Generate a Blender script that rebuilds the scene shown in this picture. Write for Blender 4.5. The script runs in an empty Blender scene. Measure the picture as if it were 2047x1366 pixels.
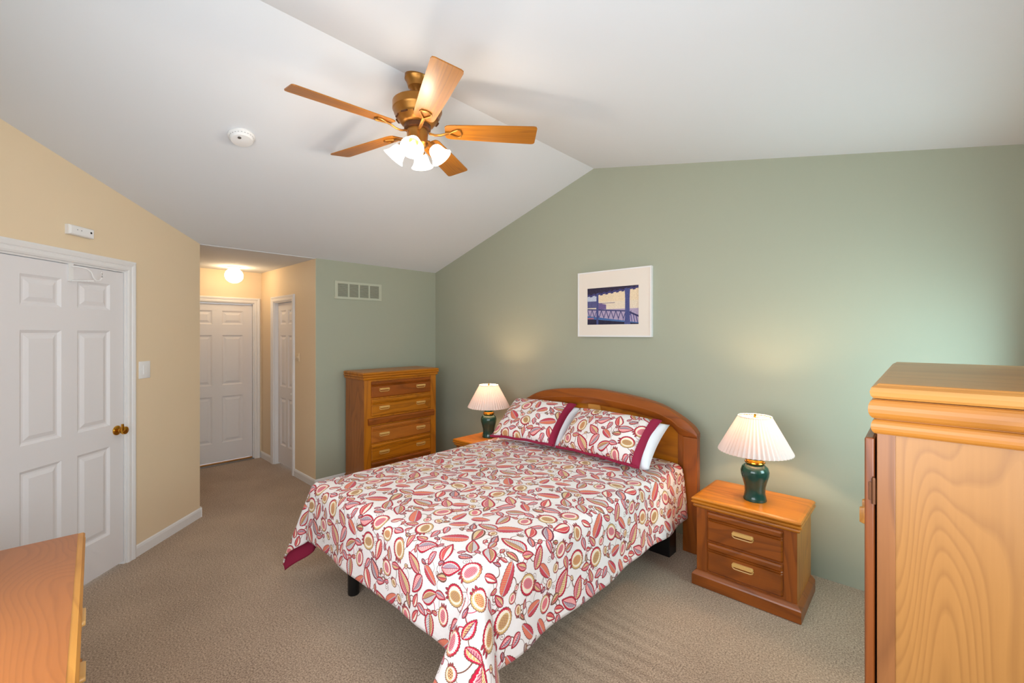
import bpy, bmesh, math, random
import numpy as np
from mathutils import Vector, Matrix, noise as mnoise

PI = math.pi
C = bpy.context.scene.collection
R = math.radians

# ------------------------------------------------------------------ camera, world, light
cam_d = bpy.data.cameras.new('camera')
cam = bpy.data.objects.new('camera', cam_d)
C.objects.link(cam)
cam.location = (4.713, -3.571, 1.641)
cam.rotation_euler = (PI / 2, 0, 0.7497)
cam_d.sensor_width = 36.0
cam_d.lens = 877.85 / 2047 * 36.0
cam_d.shift_y = -16.4 / 2047
cam_d.clip_start = 0.02
bpy.context.scene.camera = cam

world = bpy.data.worlds.new('sky')
bpy.context.scene.world = world
world.use_nodes = True
wn = world.node_tree.nodes
wn['Background'].inputs[0].default_value = (0.75, 0.88, 1.0, 1)
wn['Background'].inputs[1].default_value = 2.0


def light(name, kind, loc, energy, color, rot=(0, 0, 0), size=None, size_y=None, soft=None):
    d = bpy.data.lights.new(name, kind)
    d.energy = energy
    d.color = color
    if kind == 'AREA':
        d.shape = 'RECTANGLE'
        d.size = size
        d.size_y = size_y
    if soft is not None:
        d.shadow_soft_size = soft
    o = bpy.data.objects.new(name, d)
    C.objects.link(o)
    o.location = loc
    o.rotation_euler = rot
    return o


# daylight through the window in the right wall and an added fill light behind the camera
light('daylight_side_window', 'AREA', (5.22, -0.72, 1.35), 21, (0.62, 0.95, 1.0), (0, PI / 2, 0), 0.85, 0.66)
light('daylight_near_window', 'AREA', (5.22, -3.22, 1.55), 44, (0.90, 0.96, 1.0), (0, PI / 2, 0), 1.3, 1.2)
light('front_fill_light', 'AREA', (3.75, -4.10, 1.55), 50, (0.90, 0.96, 1.0), (PI / 2, 0, 0), 2.2, 1.5)  # added soft fill from behind the camera

vs = bpy.context.scene.view_settings
vs.view_transform = 'Standard'
vs.look = 'None'
vs.exposure = 0.0
vs.gamma = 1.0
vs.use_curve_mapping = False


# ------------------------------------------------------------------ materials
def lin(c):
    c = c / 255.0
    return c / 12.92 if c <= 0.04045 else ((c + 0.055) / 1.055) ** 2.4


def rgb(r, g, b):
    return (lin(r), lin(g), lin(b), 1)


def base_mat(name):
    m = bpy.data.materials.new(name)
    m.use_nodes = True
    return m, m.node_tree.nodes, m.node_tree.links, m.node_tree.nodes['Principled BSDF']


def paint(name, col, rough=0.6, bump=0.05, scale=180, metal=0.0, var=0.03, spec=0.4):
    m, n, l, p = base_mat(name)
    p.inputs['Roughness'].default_value = rough
    p.inputs['Metallic'].default_value = metal
    p.inputs['Specular IOR Level'].default_value = spec
    tc = n.new('ShaderNodeTexCoord')
    no = n.new('ShaderNodeTexNoise')
    no.inputs['Scale'].default_value = scale
    no.inputs['Detail'].default_value = 3
    l.new(tc.outputs['Object'], no.inputs['Vector'])
    big = n.new('ShaderNodeTexNoise')
    big.inputs['Scale'].default_value = 2.5
    l.new(tc.outputs['Object'], big.inputs['Vector'])
    mx = n.new('ShaderNodeMix')
    mx.data_type = 'RGBA'
    mx.inputs['A'].default_value = tuple(c * (1 - var) for c in col[:3]) + (1,)
    mx.inputs['B'].default_value = tuple(min(1, c * (1 + var)) for c in col[:3]) + (1,)
    l.new(big.outputs['Fac'], mx.inputs['Factor'])
    l.new(mx.outputs['Result'], p.inputs['Base Color'])
    if bump:
        b = n.new('ShaderNodeBump')
        b.inputs['Strength'].default_value = bump
        b.inputs['Distance'].default_value = 0.002
        l.new(no.outputs['Fac'], b.inputs['Height'])
        l.new(b.outputs['Normal'], p.inputs['Normal'])
    return m


def wood(name, light_c, dark_c, axis='x', rings=9.0, stretch=0.9, cross=5.0, rough=0.35, pore=0.35, contrast=0.8, seed=0.0):
    m, n, l, p = base_mat(name)
    p.inputs['Roughness'].default_value = rough
    p.inputs['Coat Weight'].default_value = 0.15
    p.inputs['Coat Roughness'].default_value = 0.2
    tc = n.new('ShaderNodeTexCoord')
    mp = n.new('ShaderNodeMapping')
    sc = [cross, cross, cross]
    sc['xyz'.index(axis)] = stretch
    mp.inputs['Scale'].default_value = sc
    mp.inputs['Location'].default_value = (seed, seed * 1.7, seed * 0.6)
    l.new(tc.outputs['Object'], mp.inputs['Vector'])
    no = n.new('ShaderNodeTexNoise')
    no.inputs['Scale'].default_value = 0.9
    no.inputs['Detail'].default_value = 1.5
    no.inputs['Distortion'].default_value = 0.35
    l.new(mp.outputs['Vector'], no.inputs['Vector'])
    mul = n.new('ShaderNodeMath')
    mul.operation = 'MULTIPLY'
    mul.inputs[1].default_value = rings
    l.new(no.outputs['Fac'], mul.inputs[0])
    fr = n.new('ShaderNodeMath')
    fr.operation = 'FRACT'
    l.new(mul.outputs[0], fr.inputs[0])
    ramp = n.new('ShaderNodeValToRGB')
    cr = ramp.color_ramp
    cr.elements[0].position = 0.0
    cr.elements[0].color = (1, 1, 1, 1)
    cr.elements[1].position = 1.0
    cr.elements[1].color = (0.85, 0.85, 0.85, 1)
    e = cr.elements.new(0.55)
    e.color = (0.75, 0.75, 0.75, 1)
    e = cr.elements.new(0.84)
    e.color = (0.1, 0.1, 0.1, 1)
    l.new(fr.outputs[0], ramp.inputs['Fac'])
    # fine pores
    mp2 = n.new('ShaderNodeMapping')
    sc2 = [140.0, 140.0, 140.0]
    sc2['xyz'.index(axis)] = 5.0
    mp2.inputs['Scale'].default_value = sc2
    l.new(tc.outputs['Object'], mp2.inputs['Vector'])
    no2 = n.new('ShaderNodeTexNoise')
    no2.inputs['Scale'].default_value = 1.0
    no2.inputs['Detail'].default_value = 3
    l.new(mp2.outputs['Vector'], no2.inputs['Vector'])
    # broad tone drift
    no3 = n.new('ShaderNodeTexNoise')
    no3.inputs['Scale'].default_value = 0.6
    l.new(mp.outputs['Vector'], no3.inputs['Vector'])
    mixf = n.new('ShaderNodeMath')
    mixf.operation = 'MULTIPLY_ADD'
    l.new(no2.outputs['Fac'], mixf.inputs[0])
    mixf.inputs[1].default_value = pore
    sub = n.new('ShaderNodeMath')
    sub.operation = 'MULTIPLY_ADD'
    l.new(ramp.outputs['Color'], sub.inputs[0])
    sub.inputs[1].default_value = contrast * 0.55
    sub.inputs[2].default_value = 0.30 - pore * 0.5
    l.new(sub.outputs[0], mixf.inputs[2])
    add = n.new('ShaderNodeMath')
    add.operation = 'MULTIPLY_ADD'
    l.new(no3.outputs['Fac'], add.inputs[0])
    add.inputs[1].default_value = 0.5
    l.new(mixf.outputs[0], add.inputs[2])
    sh = n.new('ShaderNodeMath')
    sh.operation = 'SUBTRACT'
    sh.use_clamp = True
    l.new(add.outputs[0], sh.inputs[0])
    sh.inputs[1].default_value = 0.15
    mx = n.new('ShaderNodeMix')
    mx.data_type = 'RGBA'
    mx.inputs['A'].default_value = dark_c
    mx.inputs['B'].default_value = light_c
    l.new(sh.outputs[0], mx.inputs['Factor'])
    l.new(mx.outputs['Result'], p.inputs['Base Color'])
    b = n.new('ShaderNodeBump')
    b.inputs['Strength'].default_value = 0.06
    b.inputs['Distance'].default_value = 0.002
    l.new(no2.outputs['Fac'], b.inputs['Height'])
    l.new(b.outputs['Normal'], p.inputs['Normal'])
    return m


def carpet_mat():
    m, n, l, p = base_mat('carpet')
    p.inputs['Roughness'].default_value = 0.95
    p.inputs['Specular IOR Level'].default_value = 0.1
    p.inputs['Sheen Weight'].default_value = 0.2
    tc = n.new('ShaderNodeTexCoord')
    n1 = n.new('ShaderNodeTexNoise')
    n1.inputs['Scale'].default_value = 125
    n1.inputs['Detail'].default_value = 5
    n1.inputs['Roughness'].default_value = 0.75
    n2 = n.new('ShaderNodeTexNoise')
    n2.inputs['Scale'].default_value = 1.6
    n2.inputs['Detail'].default_value = 5
    n2.inputs['Roughness'].default_value = 0.6
    for q in (n1, n2):
        l.new(tc.outputs['Object'], q.inputs['Vector'])
    a = n.new('ShaderNodeMath')
    a.operation = 'MULTIPLY_ADD'
    l.new(n2.outputs['Fac'], a.inputs[0])
    a.inputs[1].default_value = 0.55
    b0 = n.new('ShaderNodeMath')
    b0.operation = 'MULTIPLY_ADD'
    l.new(n1.outputs['Fac'], b0.inputs[0])
    b0.inputs[1].default_value = 3.6
    b0.inputs[2].default_value = -1.60
    l.new(b0.outputs[0], a.inputs[2])
    mx = n.new('ShaderNodeMix')
    mx.data_type = 'RGBA'
    mx.inputs['A'].default_value = rgb(116, 94, 76)
    mx.inputs['B'].default_value = rgb(206, 180, 154)
    # a few alternating pale and dark colour bands beside the bed
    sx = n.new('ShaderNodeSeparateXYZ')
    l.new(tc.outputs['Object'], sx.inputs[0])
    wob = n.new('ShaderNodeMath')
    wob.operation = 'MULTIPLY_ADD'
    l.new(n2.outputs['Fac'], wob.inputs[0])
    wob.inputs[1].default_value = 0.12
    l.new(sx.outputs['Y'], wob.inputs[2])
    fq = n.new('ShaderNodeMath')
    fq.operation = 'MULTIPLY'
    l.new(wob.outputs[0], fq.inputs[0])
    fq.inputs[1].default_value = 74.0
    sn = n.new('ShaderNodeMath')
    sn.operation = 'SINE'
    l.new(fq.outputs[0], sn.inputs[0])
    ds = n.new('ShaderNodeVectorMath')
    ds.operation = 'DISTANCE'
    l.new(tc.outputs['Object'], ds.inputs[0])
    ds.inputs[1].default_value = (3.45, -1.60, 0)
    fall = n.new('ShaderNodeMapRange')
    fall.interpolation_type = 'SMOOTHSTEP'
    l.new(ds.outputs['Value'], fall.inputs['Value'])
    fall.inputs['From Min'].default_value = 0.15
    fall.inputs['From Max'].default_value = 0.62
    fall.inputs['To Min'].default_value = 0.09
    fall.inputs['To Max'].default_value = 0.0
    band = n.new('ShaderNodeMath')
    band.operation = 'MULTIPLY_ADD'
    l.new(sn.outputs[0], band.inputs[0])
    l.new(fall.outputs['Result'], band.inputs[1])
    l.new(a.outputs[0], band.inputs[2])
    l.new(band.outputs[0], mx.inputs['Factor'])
    l.new(mx.outputs['Result'], p.inputs['Base Color'])
    bp = n.new('ShaderNodeBump')
    bp.inputs['Strength'].default_value = 0.4
    bp.inputs['Distance'].default_value = 0.003
    l.new(n1.outputs['Fac'], bp.inputs['Height'])
    l.new(bp.outputs['Normal'], p.inputs['Normal'])
    return m


def emit(name, col, strength):
    m, n, l, p = base_mat(name)
    p.inputs['Base Color'].default_value = (0.9, 0.9, 0.9, 1)
    p.inputs['Emission Color'].default_value = col
    p.inputs['Emission Strength'].default_value = strength
    p.inputs['Roughness'].default_value = 0.4
    return m


def shade_mat(name, col, emission=0.0, ecol=(1, 0.8, 0.6, 1), trans=0.5, tcol=None):
    m = bpy.data.materials.new(name)
    m.use_nodes = True
    n, l = m.node_tree.nodes, m.node_tree.links
    n.clear()
    out = n.new('ShaderNodeOutputMaterial')
    d = n.new('ShaderNodeBsdfDiffuse')
    d.inputs['Color'].default_value = col
    t = n.new('ShaderNodeBsdfTranslucent')
    t.inputs['Color'].default_value = tcol or col
    mx = n.new('ShaderNodeMixShader')
    mx.inputs[0].default_value = trans
    l.new(d.outputs[0], mx.inputs[1])
    l.new(t.outputs[0], mx.inputs[2])
    last = mx
    if emission:
        e = n.new('ShaderNodeEmission')
        e.inputs['Color'].default_value = ecol
        e.inputs['Strength'].default_value = emission
        ad = n.new('ShaderNodeAddShader')
        l.new(mx.outputs[0], ad.inputs[0])
        l.new(e.outputs[0], ad.inputs[1])
        last = ad
    l.new(last.outputs[0], out.inputs['Surface'])
    return m


def image_mat(name, arr, rough=0.8, sheen=0.0, bump=True):
    """material whose colour is a pattern computed below (nothing is loaded)"""
    h, w, _ = arr.shape
    im = bpy.data.images.new(name, w, h, alpha=False)
    px = np.ones((h, w, 4), dtype=np.float32)
    px[..., :3] = arr
    im.pixels.foreach_set(px.ravel())
    im.update()
    im.pack()
    m, n, l, p = base_mat(name)
    p.inputs['Roughness'].default_value = rough
    p.inputs['Specular IOR Level'].default_value = 0.2
    p.inputs['Sheen Weight'].default_value = sheen
    uv = n.new('ShaderNodeUVMap')
    t = n.new('ShaderNodeTexImage')
    t.image = im
    t.interpolation = 'Cubic'
    l.new(uv.outputs[0], t.inputs['Vector'])
    l.new(t.outputs['Color'], p.inputs['Base Color'])
    if bump:
        tc = n.new('ShaderNodeTexCoord')
        no = n.new('ShaderNodeTexNoise')
        no.inputs['Scale'].default_value = 14
        no.inputs['Detail'].default_value = 4
        l.new(tc.outputs['Object'], no.inputs['Vector'])
        b = n.new('ShaderNodeBump')
        b.inputs['Strength'].default_value = 0.35
        b.inputs['Distance'].default_value = 0.02
        l.new(no.outputs['Fac'], b.inputs['Height'])
        l.new(b.outputs['Normal'], p.inputs['Normal'])
    return m


# ------------------------------------------------------------------ floral print, drawn as arrays
def floral_tile(N=1024, seed=5):
    rng = random.Random(seed)
    img = np.empty((N, N, 3), np.float32)
    img[:] = np.array([236, 228, 226], np.float32)
    BROWN, WINE, CRIM, CORAL, PINK, TAN, GREY, CREAM, LILAC = [np.array(c, np.float32) for c in (
        (112, 72, 58), (118, 28, 62), (190, 26, 58), (226, 104, 92), (232, 140, 144), (206, 168, 110), (182, 178, 184), (240, 226, 205), (150, 110, 150))]
    ii = np.arange(N)

    def blend(ix, iy, mask, col):
        sub = img[np.ix_(iy, ix)]
        mk = np.clip(mask, 0, 1)[..., None]
        img[np.ix_(iy, ix)] = sub * (1 - mk) + col * mk

    def patch(cx, cy, ext):
        x0, y0 = int(cx - ext), int(cy - ext)
        n = int(2 * ext)
        xs = np.arange(x0, x0 + n)
        ys = np.arange(y0, y0 + n)
        X, Y = np.meshgrid(xs - cx, ys - cy)
        return xs % N, ys % N, X.astype(np.float32), Y.astype(np.float32)

    def soft(d, w=1.2):
        return np.clip(0.5 - d / w, 0, 1)

    def stroke(pts, w, col):
        # smooth polyline brush
        for (ax, ay), (bx, by) in zip(pts[:-1], pts[1:]):
            mx_, my_ = (ax + bx) / 2, (ay + by) / 2
            L = math.hypot(bx - ax, by - ay)
            ix, iy, X, Y = patch(mx_, my_, L / 2 + w + 3)
            dx, dy = (bx - ax) / (L + 1e-6), (by - ay) / (L + 1e-6)
            t = np.clip(X * dx + Y * dy, -L / 2, L / 2)
            d = np.hypot(X - t * dx, Y - t * dy) - w
            blend(ix, iy, soft(d), col)

    def curl(x, y, ang, size, w=1.3, col=BROWN, turns=1.6):
        pts = []
        for k in range(40):
            t = k / 39
            a = ang + t * turns * 2 * PI
            r = size * (1 - t) ** 0.8
            pts.append((x + size * math.cos(ang + PI) * -1 + r * math.cos(a) - size * math.cos(ang) * 1.0, y + r * math.sin(a)))
        stroke(pts, w, col)

    def leaf(cx, cy, ang, L, W, style):
        ext = max(L, W) * 1.15 + 8
        ix, iy, X, Y = patch(cx, cy, ext)
        ca, sa = math.cos(ang), math.sin(ang)
        t = (X * ca + Y * sa) / L
        s = (-X * sa + Y * ca)
        s = s - 0.12 * W * np.sin(t * 2.2)
        tt = np.clip(t, -1, 1)
        prof = W * np.power(np.clip(1 - tt * tt, 0, 1), 0.75) * (1 - 0.38 * tt)
        scal = 2.6 * np.abs(np.sin(t * 17)) - 1
        d = np.abs(s) - prof - scal
        d = np.where(np.abs(t) > 1, np.abs(s) + (np.abs(t) - 1) * L, d)
        side = s > 0
        A, B, Cc, D = style
        blend(ix, iy, soft(d), A)                              # scalloped rim
        d2 = d + 0.20 * W + 2
        rim2 = np.abs(np.sin(t * 26)) * 3
        blend(ix, iy, soft(d2 + rim2), CREAM)
        d3 = d + 0.30 * W + 3
        blend(ix, iy, soft(d3) * side, B)
        blend(ix, iy, soft(d3) * (~side), Cc)
        # veins
        vein = np.sin((t * L + np.abs(s) * 0.9) * 0.55)
        blend(ix, iy, soft(d3 + 3) * np.clip(vein * 2 - 0.6, 0, 1) * side * 0.9, D)
        vein2 = np.sin((t * L - np.abs(s) * 0.7) * 0.42)
        blend(ix, iy, soft(d3 + 4) * np.clip(vein2 * 2 - 0.9, 0, 1) * (~side) * 0.9, CREAM)
        mid = np.abs(s) - 1.4
        blend(ix, iy, soft(mid) * soft(d + 4), WINE)
        blend(ix, iy, soft(np.abs(d) - 2.0), BROWN)

    def pome(cx, cy, ang, Rr):
        ext = Rr * 1.5 + 6
        ix, iy, X, Y = patch(cx, cy, ext)
        ca, sa = math.cos(ang), math.sin(ang)
        u = X * ca + Y * sa
        v = -X * sa + Y * ca
        th = np.arctan2(v, u)
        r = np.hypot(u * 0.92, v * 1.08) + 1.4 * np.sin(th * 22)
        d = r - Rr
        up = np.clip(0.5 + v / Rr, 0, 1)
        blend(ix, iy, soft(d), CRIM)
        blend(ix, iy, soft(d) * (1 - up) * 1.0, TAN)
        blend(ix, iy, soft(d + Rr * 0.2 + 2 * np.sin(th * 30)), CREAM)
        r2 = np.hypot(u / 0.72, (v + 0.08 * Rr) / 0.46)
        blend(ix, iy, soft(r2 - Rr + 1.5 * np.sin(th * 18)), TAN if rng.random() < 0.5 else PINK)
        seeds = np.sin(u * 0.62) * np.cos(v * 0.42)
        blend(ix, iy, soft(r2 - Rr * 0.85) * np.clip(seeds * 3 - 0.6, 0, 1), WINE if rng.random() < .5 else CRIM)
        blend(ix, iy, soft(np.abs(d) - 2.0), BROWN)
        # crown
        for k in (-1, 0, 1):
            a = ang + PI + k * 0.3
            leaf(cx + math.cos(a) * Rr * 1.18, cy + math.sin(a) * Rr * 1.18, a, Rr * 0.22, Rr * 0.10, (CRIM, CRIM, CRIM, CRIM))

    def pod(cx, cy, ang, L, W):
        ext = L * 1.15 + 8
        ix, iy, X, Y = patch(cx, cy, ext)
        ca, sa = math.cos(ang), math.sin(ang)
        t = (X * ca + Y * sa) / L
        s = (-X * sa + Y * ca)
        prof = W * np.power(np.clip(1 - t * t, 0, 1), 0.5) * (1 + 0.25 * t)
        d = np.abs(s) - prof - 1.5 * np.sin(t * 30)
        d = np.where(np.abs(t) > 1, np.abs(s) + (np.abs(t) - 1) * L, d)
        side = s > 0.1 * W
        blend(ix, iy, soft(d) * side, CRIM)
        blend(ix, iy, soft(d) * (~side), CORAL)
        dots = np.sin(X * 0.62) * np.sin(Y * 0.62)
        blend(ix, iy, soft(d + 4) * side * np.clip(dots * 5 - 2.8, 0, 1), CREAM)
        wv = np.sin(t * L * 0.5 + s * 0.2)
        blend(ix, iy, soft(d + 5) * (~side) * np.clip(wv * 2 - 0.9, 0, 1), TAN)
        blend(ix, iy, soft(np.abs(s - 0.1 * W) - 3) * soft(d + 3), GREY)
        blend(ix, iy, soft(np.abs(d) - 2.0), BROWN)

    styles = [(CRIM, PINK, TAN, WINE), (BROWN, TAN, GREY, BROWN), (CRIM, CORAL, CREAM, CRIM), (WINE, GREY, CORAL, WINE),
              (CRIM, TAN, GREY, WINE), (CRIM, GREY, PINK, WINE), (BROWN, CORAL, TAN, WINE)]
    # scatter with spacing on a torus
    pts = []
    tries = 0
    radii = [104] * 10 + [80] * 24 + [50] * 50 + [28] * 30
    for r in radii:
        for _ in range(400):
            x, y = rng.random() * N, rng.random() * N
            ok = True
            for (qx, qy, qr) in pts:
                dx = min(abs(x - qx), N - abs(x - qx))
                dy = min(abs(y - qy), N - abs(y - qy))
                if math.hypot(dx, dy) < (r + qr) * 0.78:
                    ok = False
                    break
            if ok:
                pts.append((x, y, r))
                break
    # vines
    for i, (x, y, r) in enumerate(pts):
        near = sorted(range(len(pts)), key=lambda j: math.hypot((pts[j][0] - x + N / 2) % N - N / 2, (pts[j][1] - y + N / 2) % N - N / 2))
        for j in near[1:3]:
            dx = (pts[j][0] - x + N / 2) % N - N / 2
            dy = (pts[j][1] - y + N / 2) % N - N / 2
            bend = rng.uniform(-0.5, 0.5)
            line = []
            for k in range(13):
                t = k / 12
                o = math.sin(t * PI) * bend
                line.append((x + dx * t - dy * o, y + dy * t + dx * o))
            stroke(line, rng.choice((1.3, 1.8, 2.6)), BROWN if rng.random() < 0.75 else CRIM)
    for k in range(26):
        x, y = rng.random() * N, rng.random() * N
        curl(x, y, rng.uniform(0, 6.28), rng.uniform(12, 26))
    for (x, y, r) in pts:
        a = rng.uniform(0, 2 * PI)
        if r >= 90:
            k = rng.random()
            if k < 0.25:
                pod(x, y, a, r * 0.95, r * 0.42)
            elif k < 0.6:
                pome(x, y, a, r * 0.66)
            else:
                leaf(x, y, a, r * 1.0, r * 0.50, rng.choice(styles))
        elif r >= 70:
            k = rng.random()
            if k < 0.22:
                pome(x, y, a, r * 0.66)
            elif k < 0.34:
                pod(x, y, a, r * 0.9, r * 0.40)
            else:
                leaf(x, y, a, r * 1.02, r * 0.52, rng.choice(styles))
        else:
            if rng.random() < 0.2:
                pome(x, y, a, r * 0.6)
            else:
                leaf(x, y, a, r * 1.0, r * 0.5, rng.choice(styles))
    img = np.clip(img, 0, 255) / 255.0
    return img


def porch_print(W=420, H=300):
    img = np.zeros((H, W, 3), np.float32)
    x = np.linspace(0, 1, W)[None, :].repeat(H, 0)
    y = np.linspace(0, 1, H)[:, None].repeat(W, 1)          # 0 = bottom
    img[:] = np.array([236, 212, 178])
    def fill(m, c, a=1.0):
        img[m] = img[m] * (1 - a) + np.array(c, np.float32) * a
    fill((x < 0.2) & (y > 0.5), (190, 196, 214))
    fill((y < 0.62 + 0.0 * x) & (y > 0.40), (232, 214, 190))
    fill((y < 0.585) & (y > 0.57) & (x > 0.25) & (x < 0.55), (120, 100, 130))
    fill((y < 0.56 - (x - 0.2) * 0.8) & (x > 0.22), (196, 140, 172))
    fill((y < 0.64) & (y > 0.46) & (x < 0.2), (84, 84, 130))
    fill((y < 0.60 - 0.35 * np.abs(x - 0.2)) & (x > 0.18) & (x < 0.38), (110, 90, 140))
    fill((y < 0.41), (176, 158, 186))
    # roof
    edge = 0.76 + 0.16 * x + 0.012 * np.sign(np.sin(x * 60))
    fill((y > edge), (62, 58, 108))
    fill((y > edge + 0.06), (48, 40, 62))
    # lattice railing
    def seg(ax, ay, bx, by, w, c):
        dx, dy = bx - ax, by - ay
        L2 = dx * dx + dy * dy
        t = np.clip(((x - ax) * dx + (y - ay) * dy) / L2, 0, 1)
        fill(np.hypot((x - ax - t * dx) * 1.35, y - ay - t * dy) < w, c)
    for k in range(9):
        a = k / 10.5
        b = (k + 1) / 10.5
        ya, yb = 0.40 - 0.07 * a, 0.40 - 0.07 * b
        seg(a, ya, (a + b) / 2, ya - 0.2, 0.009, (60, 62, 110))
        seg(b, yb, (a + b) / 2, yb - 0.2, 0.009, (60, 62, 110))
        seg((a + b) / 2, ya - 0.2, (a + b) / 2, ya - 0.32, 0.008, (70, 74, 130))
    seg(0, 0.42, 0.78, 0.345, 0.016, (58, 60, 106))
    seg(0.78, 0.345, 1.0, 0.20, 0.022, (52, 50, 92))
    for k in range(5):
        seg(0.8 + 0.05 * k, 0.3 - 0.03 * k, 0.83 + 0.05 * k, 0.02, 0.010, (70, 70, 130))
    # benches and decking
    fill((y < 0.24 - 0.2 * x), (70, 104, 160))
    fill((y < 0.16 - 0.14 * x), (40, 36, 60))
    fill((y < 0.19) & (y > 0.15) & (x < 0.13), (170, 110, 130))
    # posts
    fill((np.abs(x - 0.205) < 0.020) & (y < 0.86), (70, 76, 128))
    fill((np.abs(x - 0.79) < 0.042 + 0.016 * (np.abs(y - 0.5) * 2) ** 3) & (y < 0.93), (72, 78, 132))
    g = np.random.default_rng(3).normal(0, 7, (H // 3 + 1, W // 3 + 1, 1)).repeat(3, 0).repeat(3, 1)[:H, :W]
    img = np.clip(img * 0.94 + 10 + g, 0, 255)
    return img / 255.0


# ------------------------------------------------------------------ mesh helpers
class MB:
    def __init__(self):
        self.bm = bmesh.new()

    def box(self, x0, x1, y0, y1, z0, z1, bevel=0.0, seg=2):
        vs_ = [self.bm.verts.new((x, y, z)) for x in (x0, x1) for y in (y0, y1) for z in (z0, z1)]
        f = []
        for q in ((0, 1, 3, 2), (4, 6, 7, 5), (0, 4, 5, 1), (2, 3, 7, 6), (0, 2, 6, 4), (1, 5, 7, 3)):
            f.append(self.bm.faces.new([vs_[i] for i in q]))
        if bevel:
            es = list({e for a in f for e in a.edges})
            bmesh.ops.bevel(self.bm, geom=es, offset=bevel, segments=seg, affect='EDGES', profile=0.5)
        return self

    def rings(self, loops, cap0=True, cap1=True, closed=True):
        """skin a list of equal-length vertex loops"""
        rows = [[self.bm.verts.new(p) for p in lp] for lp in loops]
        n = len(rows[0])
        for a, b in zip(rows[:-1], rows[1:]):
            for i in range(n if closed else n - 1):
                j = (i + 1) % n
                try:
                    self.bm.faces.new((a[i], a[j], b[j], b[i]))
                except ValueError:
                    pass
        if cap0:
            self.bm.faces.new(list(reversed(rows[0])))
        if cap1:
            self.bm.faces.new(rows[-1])
        return self

    def lathe(self, prof, seg=40, c=(0, 0, 0), mod=None, cap0=True, cap1=True, axis='z'):
        loops = []
        for r, z in prof:
            lp = []
            for k in range(seg):
                a = 2 * PI * k / seg
                rr = r * (mod(k, z) if mod else 1)
                p = (rr * math.cos(a), rr * math.sin(a), z)
                if axis == 'y':
                    p = (p[0], -p[2], p[1])
                elif axis == 'x':
                    p = (p[2], p[0], p[1])
                lp.append((c[0] + p[0], c[1] + p[1], c[2] + p[2]))
            loops.append(lp)
        return self.rings(loops, cap0, cap1)

    def prism(self, poly, y0, y1, axis='y'):
        """poly in (x, z) pulled along y (or (y, z) along x)"""
        if axis == 'y':
            lo = [(x, y0, z) for x, z in poly]
            hi = [(x, y1, z) for x, z in poly]
        elif axis == 'x':
            lo = [(y0, x, z) for x, z in poly]
            hi = [(y1, x, z) for x, z in poly]
        else:
            lo = [(x, z, y0) for x, z in poly]
            hi = [(x, z, y1) for x, z in poly]
        return self.rings([lo, hi])

    def loft_rect(self, x0, x1, y0, y1, prof, back=False):
        """stacked rectangle sections (offset, z); the back side (y1) stays put unless back"""
        loops = []
        for o, z in prof:
            loops.append([(x0 - o, y0 - o, z), (x1 + o, y0 - o, z), (x1 + o, y1 + (o if back else 0), z), (x0 - o, y1 + (o if back else 0), z)])
        return self.rings(loops)

    def tube(self, pts, rad, seg=10, closed=False, flat=1.0):
        pts = [Vector(p) for p in pts]
        n = len(pts)
        loops = []
        up = Vector((0, 0, 1))
        for i, p in enumerate(pts):
            a = pts[(i - 1) % n] if closed or i > 0 else pts[i]
            b = pts[(i + 1) % n] if closed or i < n - 1 else pts[i]
            t = (b - a).normalized()
            s = t.cross(up)
            if s.length < 1e-4:
                s = t.cross(Vector((1, 0, 0)))
            s.normalize()
            w = s.cross(t)
            r = rad[i] if isinstance(rad, (list, tuple)) else rad
            loops.append([p + s * (r * math.cos(2 * PI * k / seg)) + w * (r * flat * math.sin(2 * PI * k / seg)) for k in range(seg)])
        if closed:
            loops.append(loops[0])
            self.rings(loops, False, False)
            bmesh.ops.remove_doubles(self.bm, verts=self.bm.verts[:], dist=1e-5)
            return self
        return self.rings(loops)

    def xform(self, m):
        bmesh.ops.transform(self.bm, matrix=m, verts=self.bm.verts[:])
        return self

    def build(self, name, mat, parent=None, smooth=False, autosmooth=35):
        bmesh.ops.recalc_face_normals(self.bm, faces=self.bm.faces[:])
        me = bpy.data.meshes.new(name)
        self.bm.to_mesh(me)
        self.bm.free()
        mats = mat if isinstance(mat, (list, tuple)) else [mat]
        for m in mats:
            me.materials.append(m)
        o = bpy.data.objects.new(name, me)
        C.objects.link(o)
        if parent is not None:
            o.parent = parent
        if smooth:
            for p in me.polygons:
                p.use_smooth = True
            if autosmooth:
                me.set_sharp_from_angle(angle=R(autosmooth))
        return o


def thing(name, label, cat, loc=(0, 0, 0), rz=0.0, group=None):
    o = bpy.data.objects.new(name, None)
    C.objects.link(o)
    o.empty_display_size = 0.1
    o.location = loc
    o.rotation_euler = (0, 0, rz)
    o['label'] = label
    o['category'] = cat
    if group:
        o['group'] = group
    return o


def tag(o, label, cat, group=None):
    o['label'] = label
    o['category'] = cat
    if group:
        o['group'] = group
    return o


def struct(o, label=None):
    o['kind'] = 'structure'
    if label:
        o['label'] = label
    return o


def lerp(a, b, t):
    return a + (b - a) * t


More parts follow.
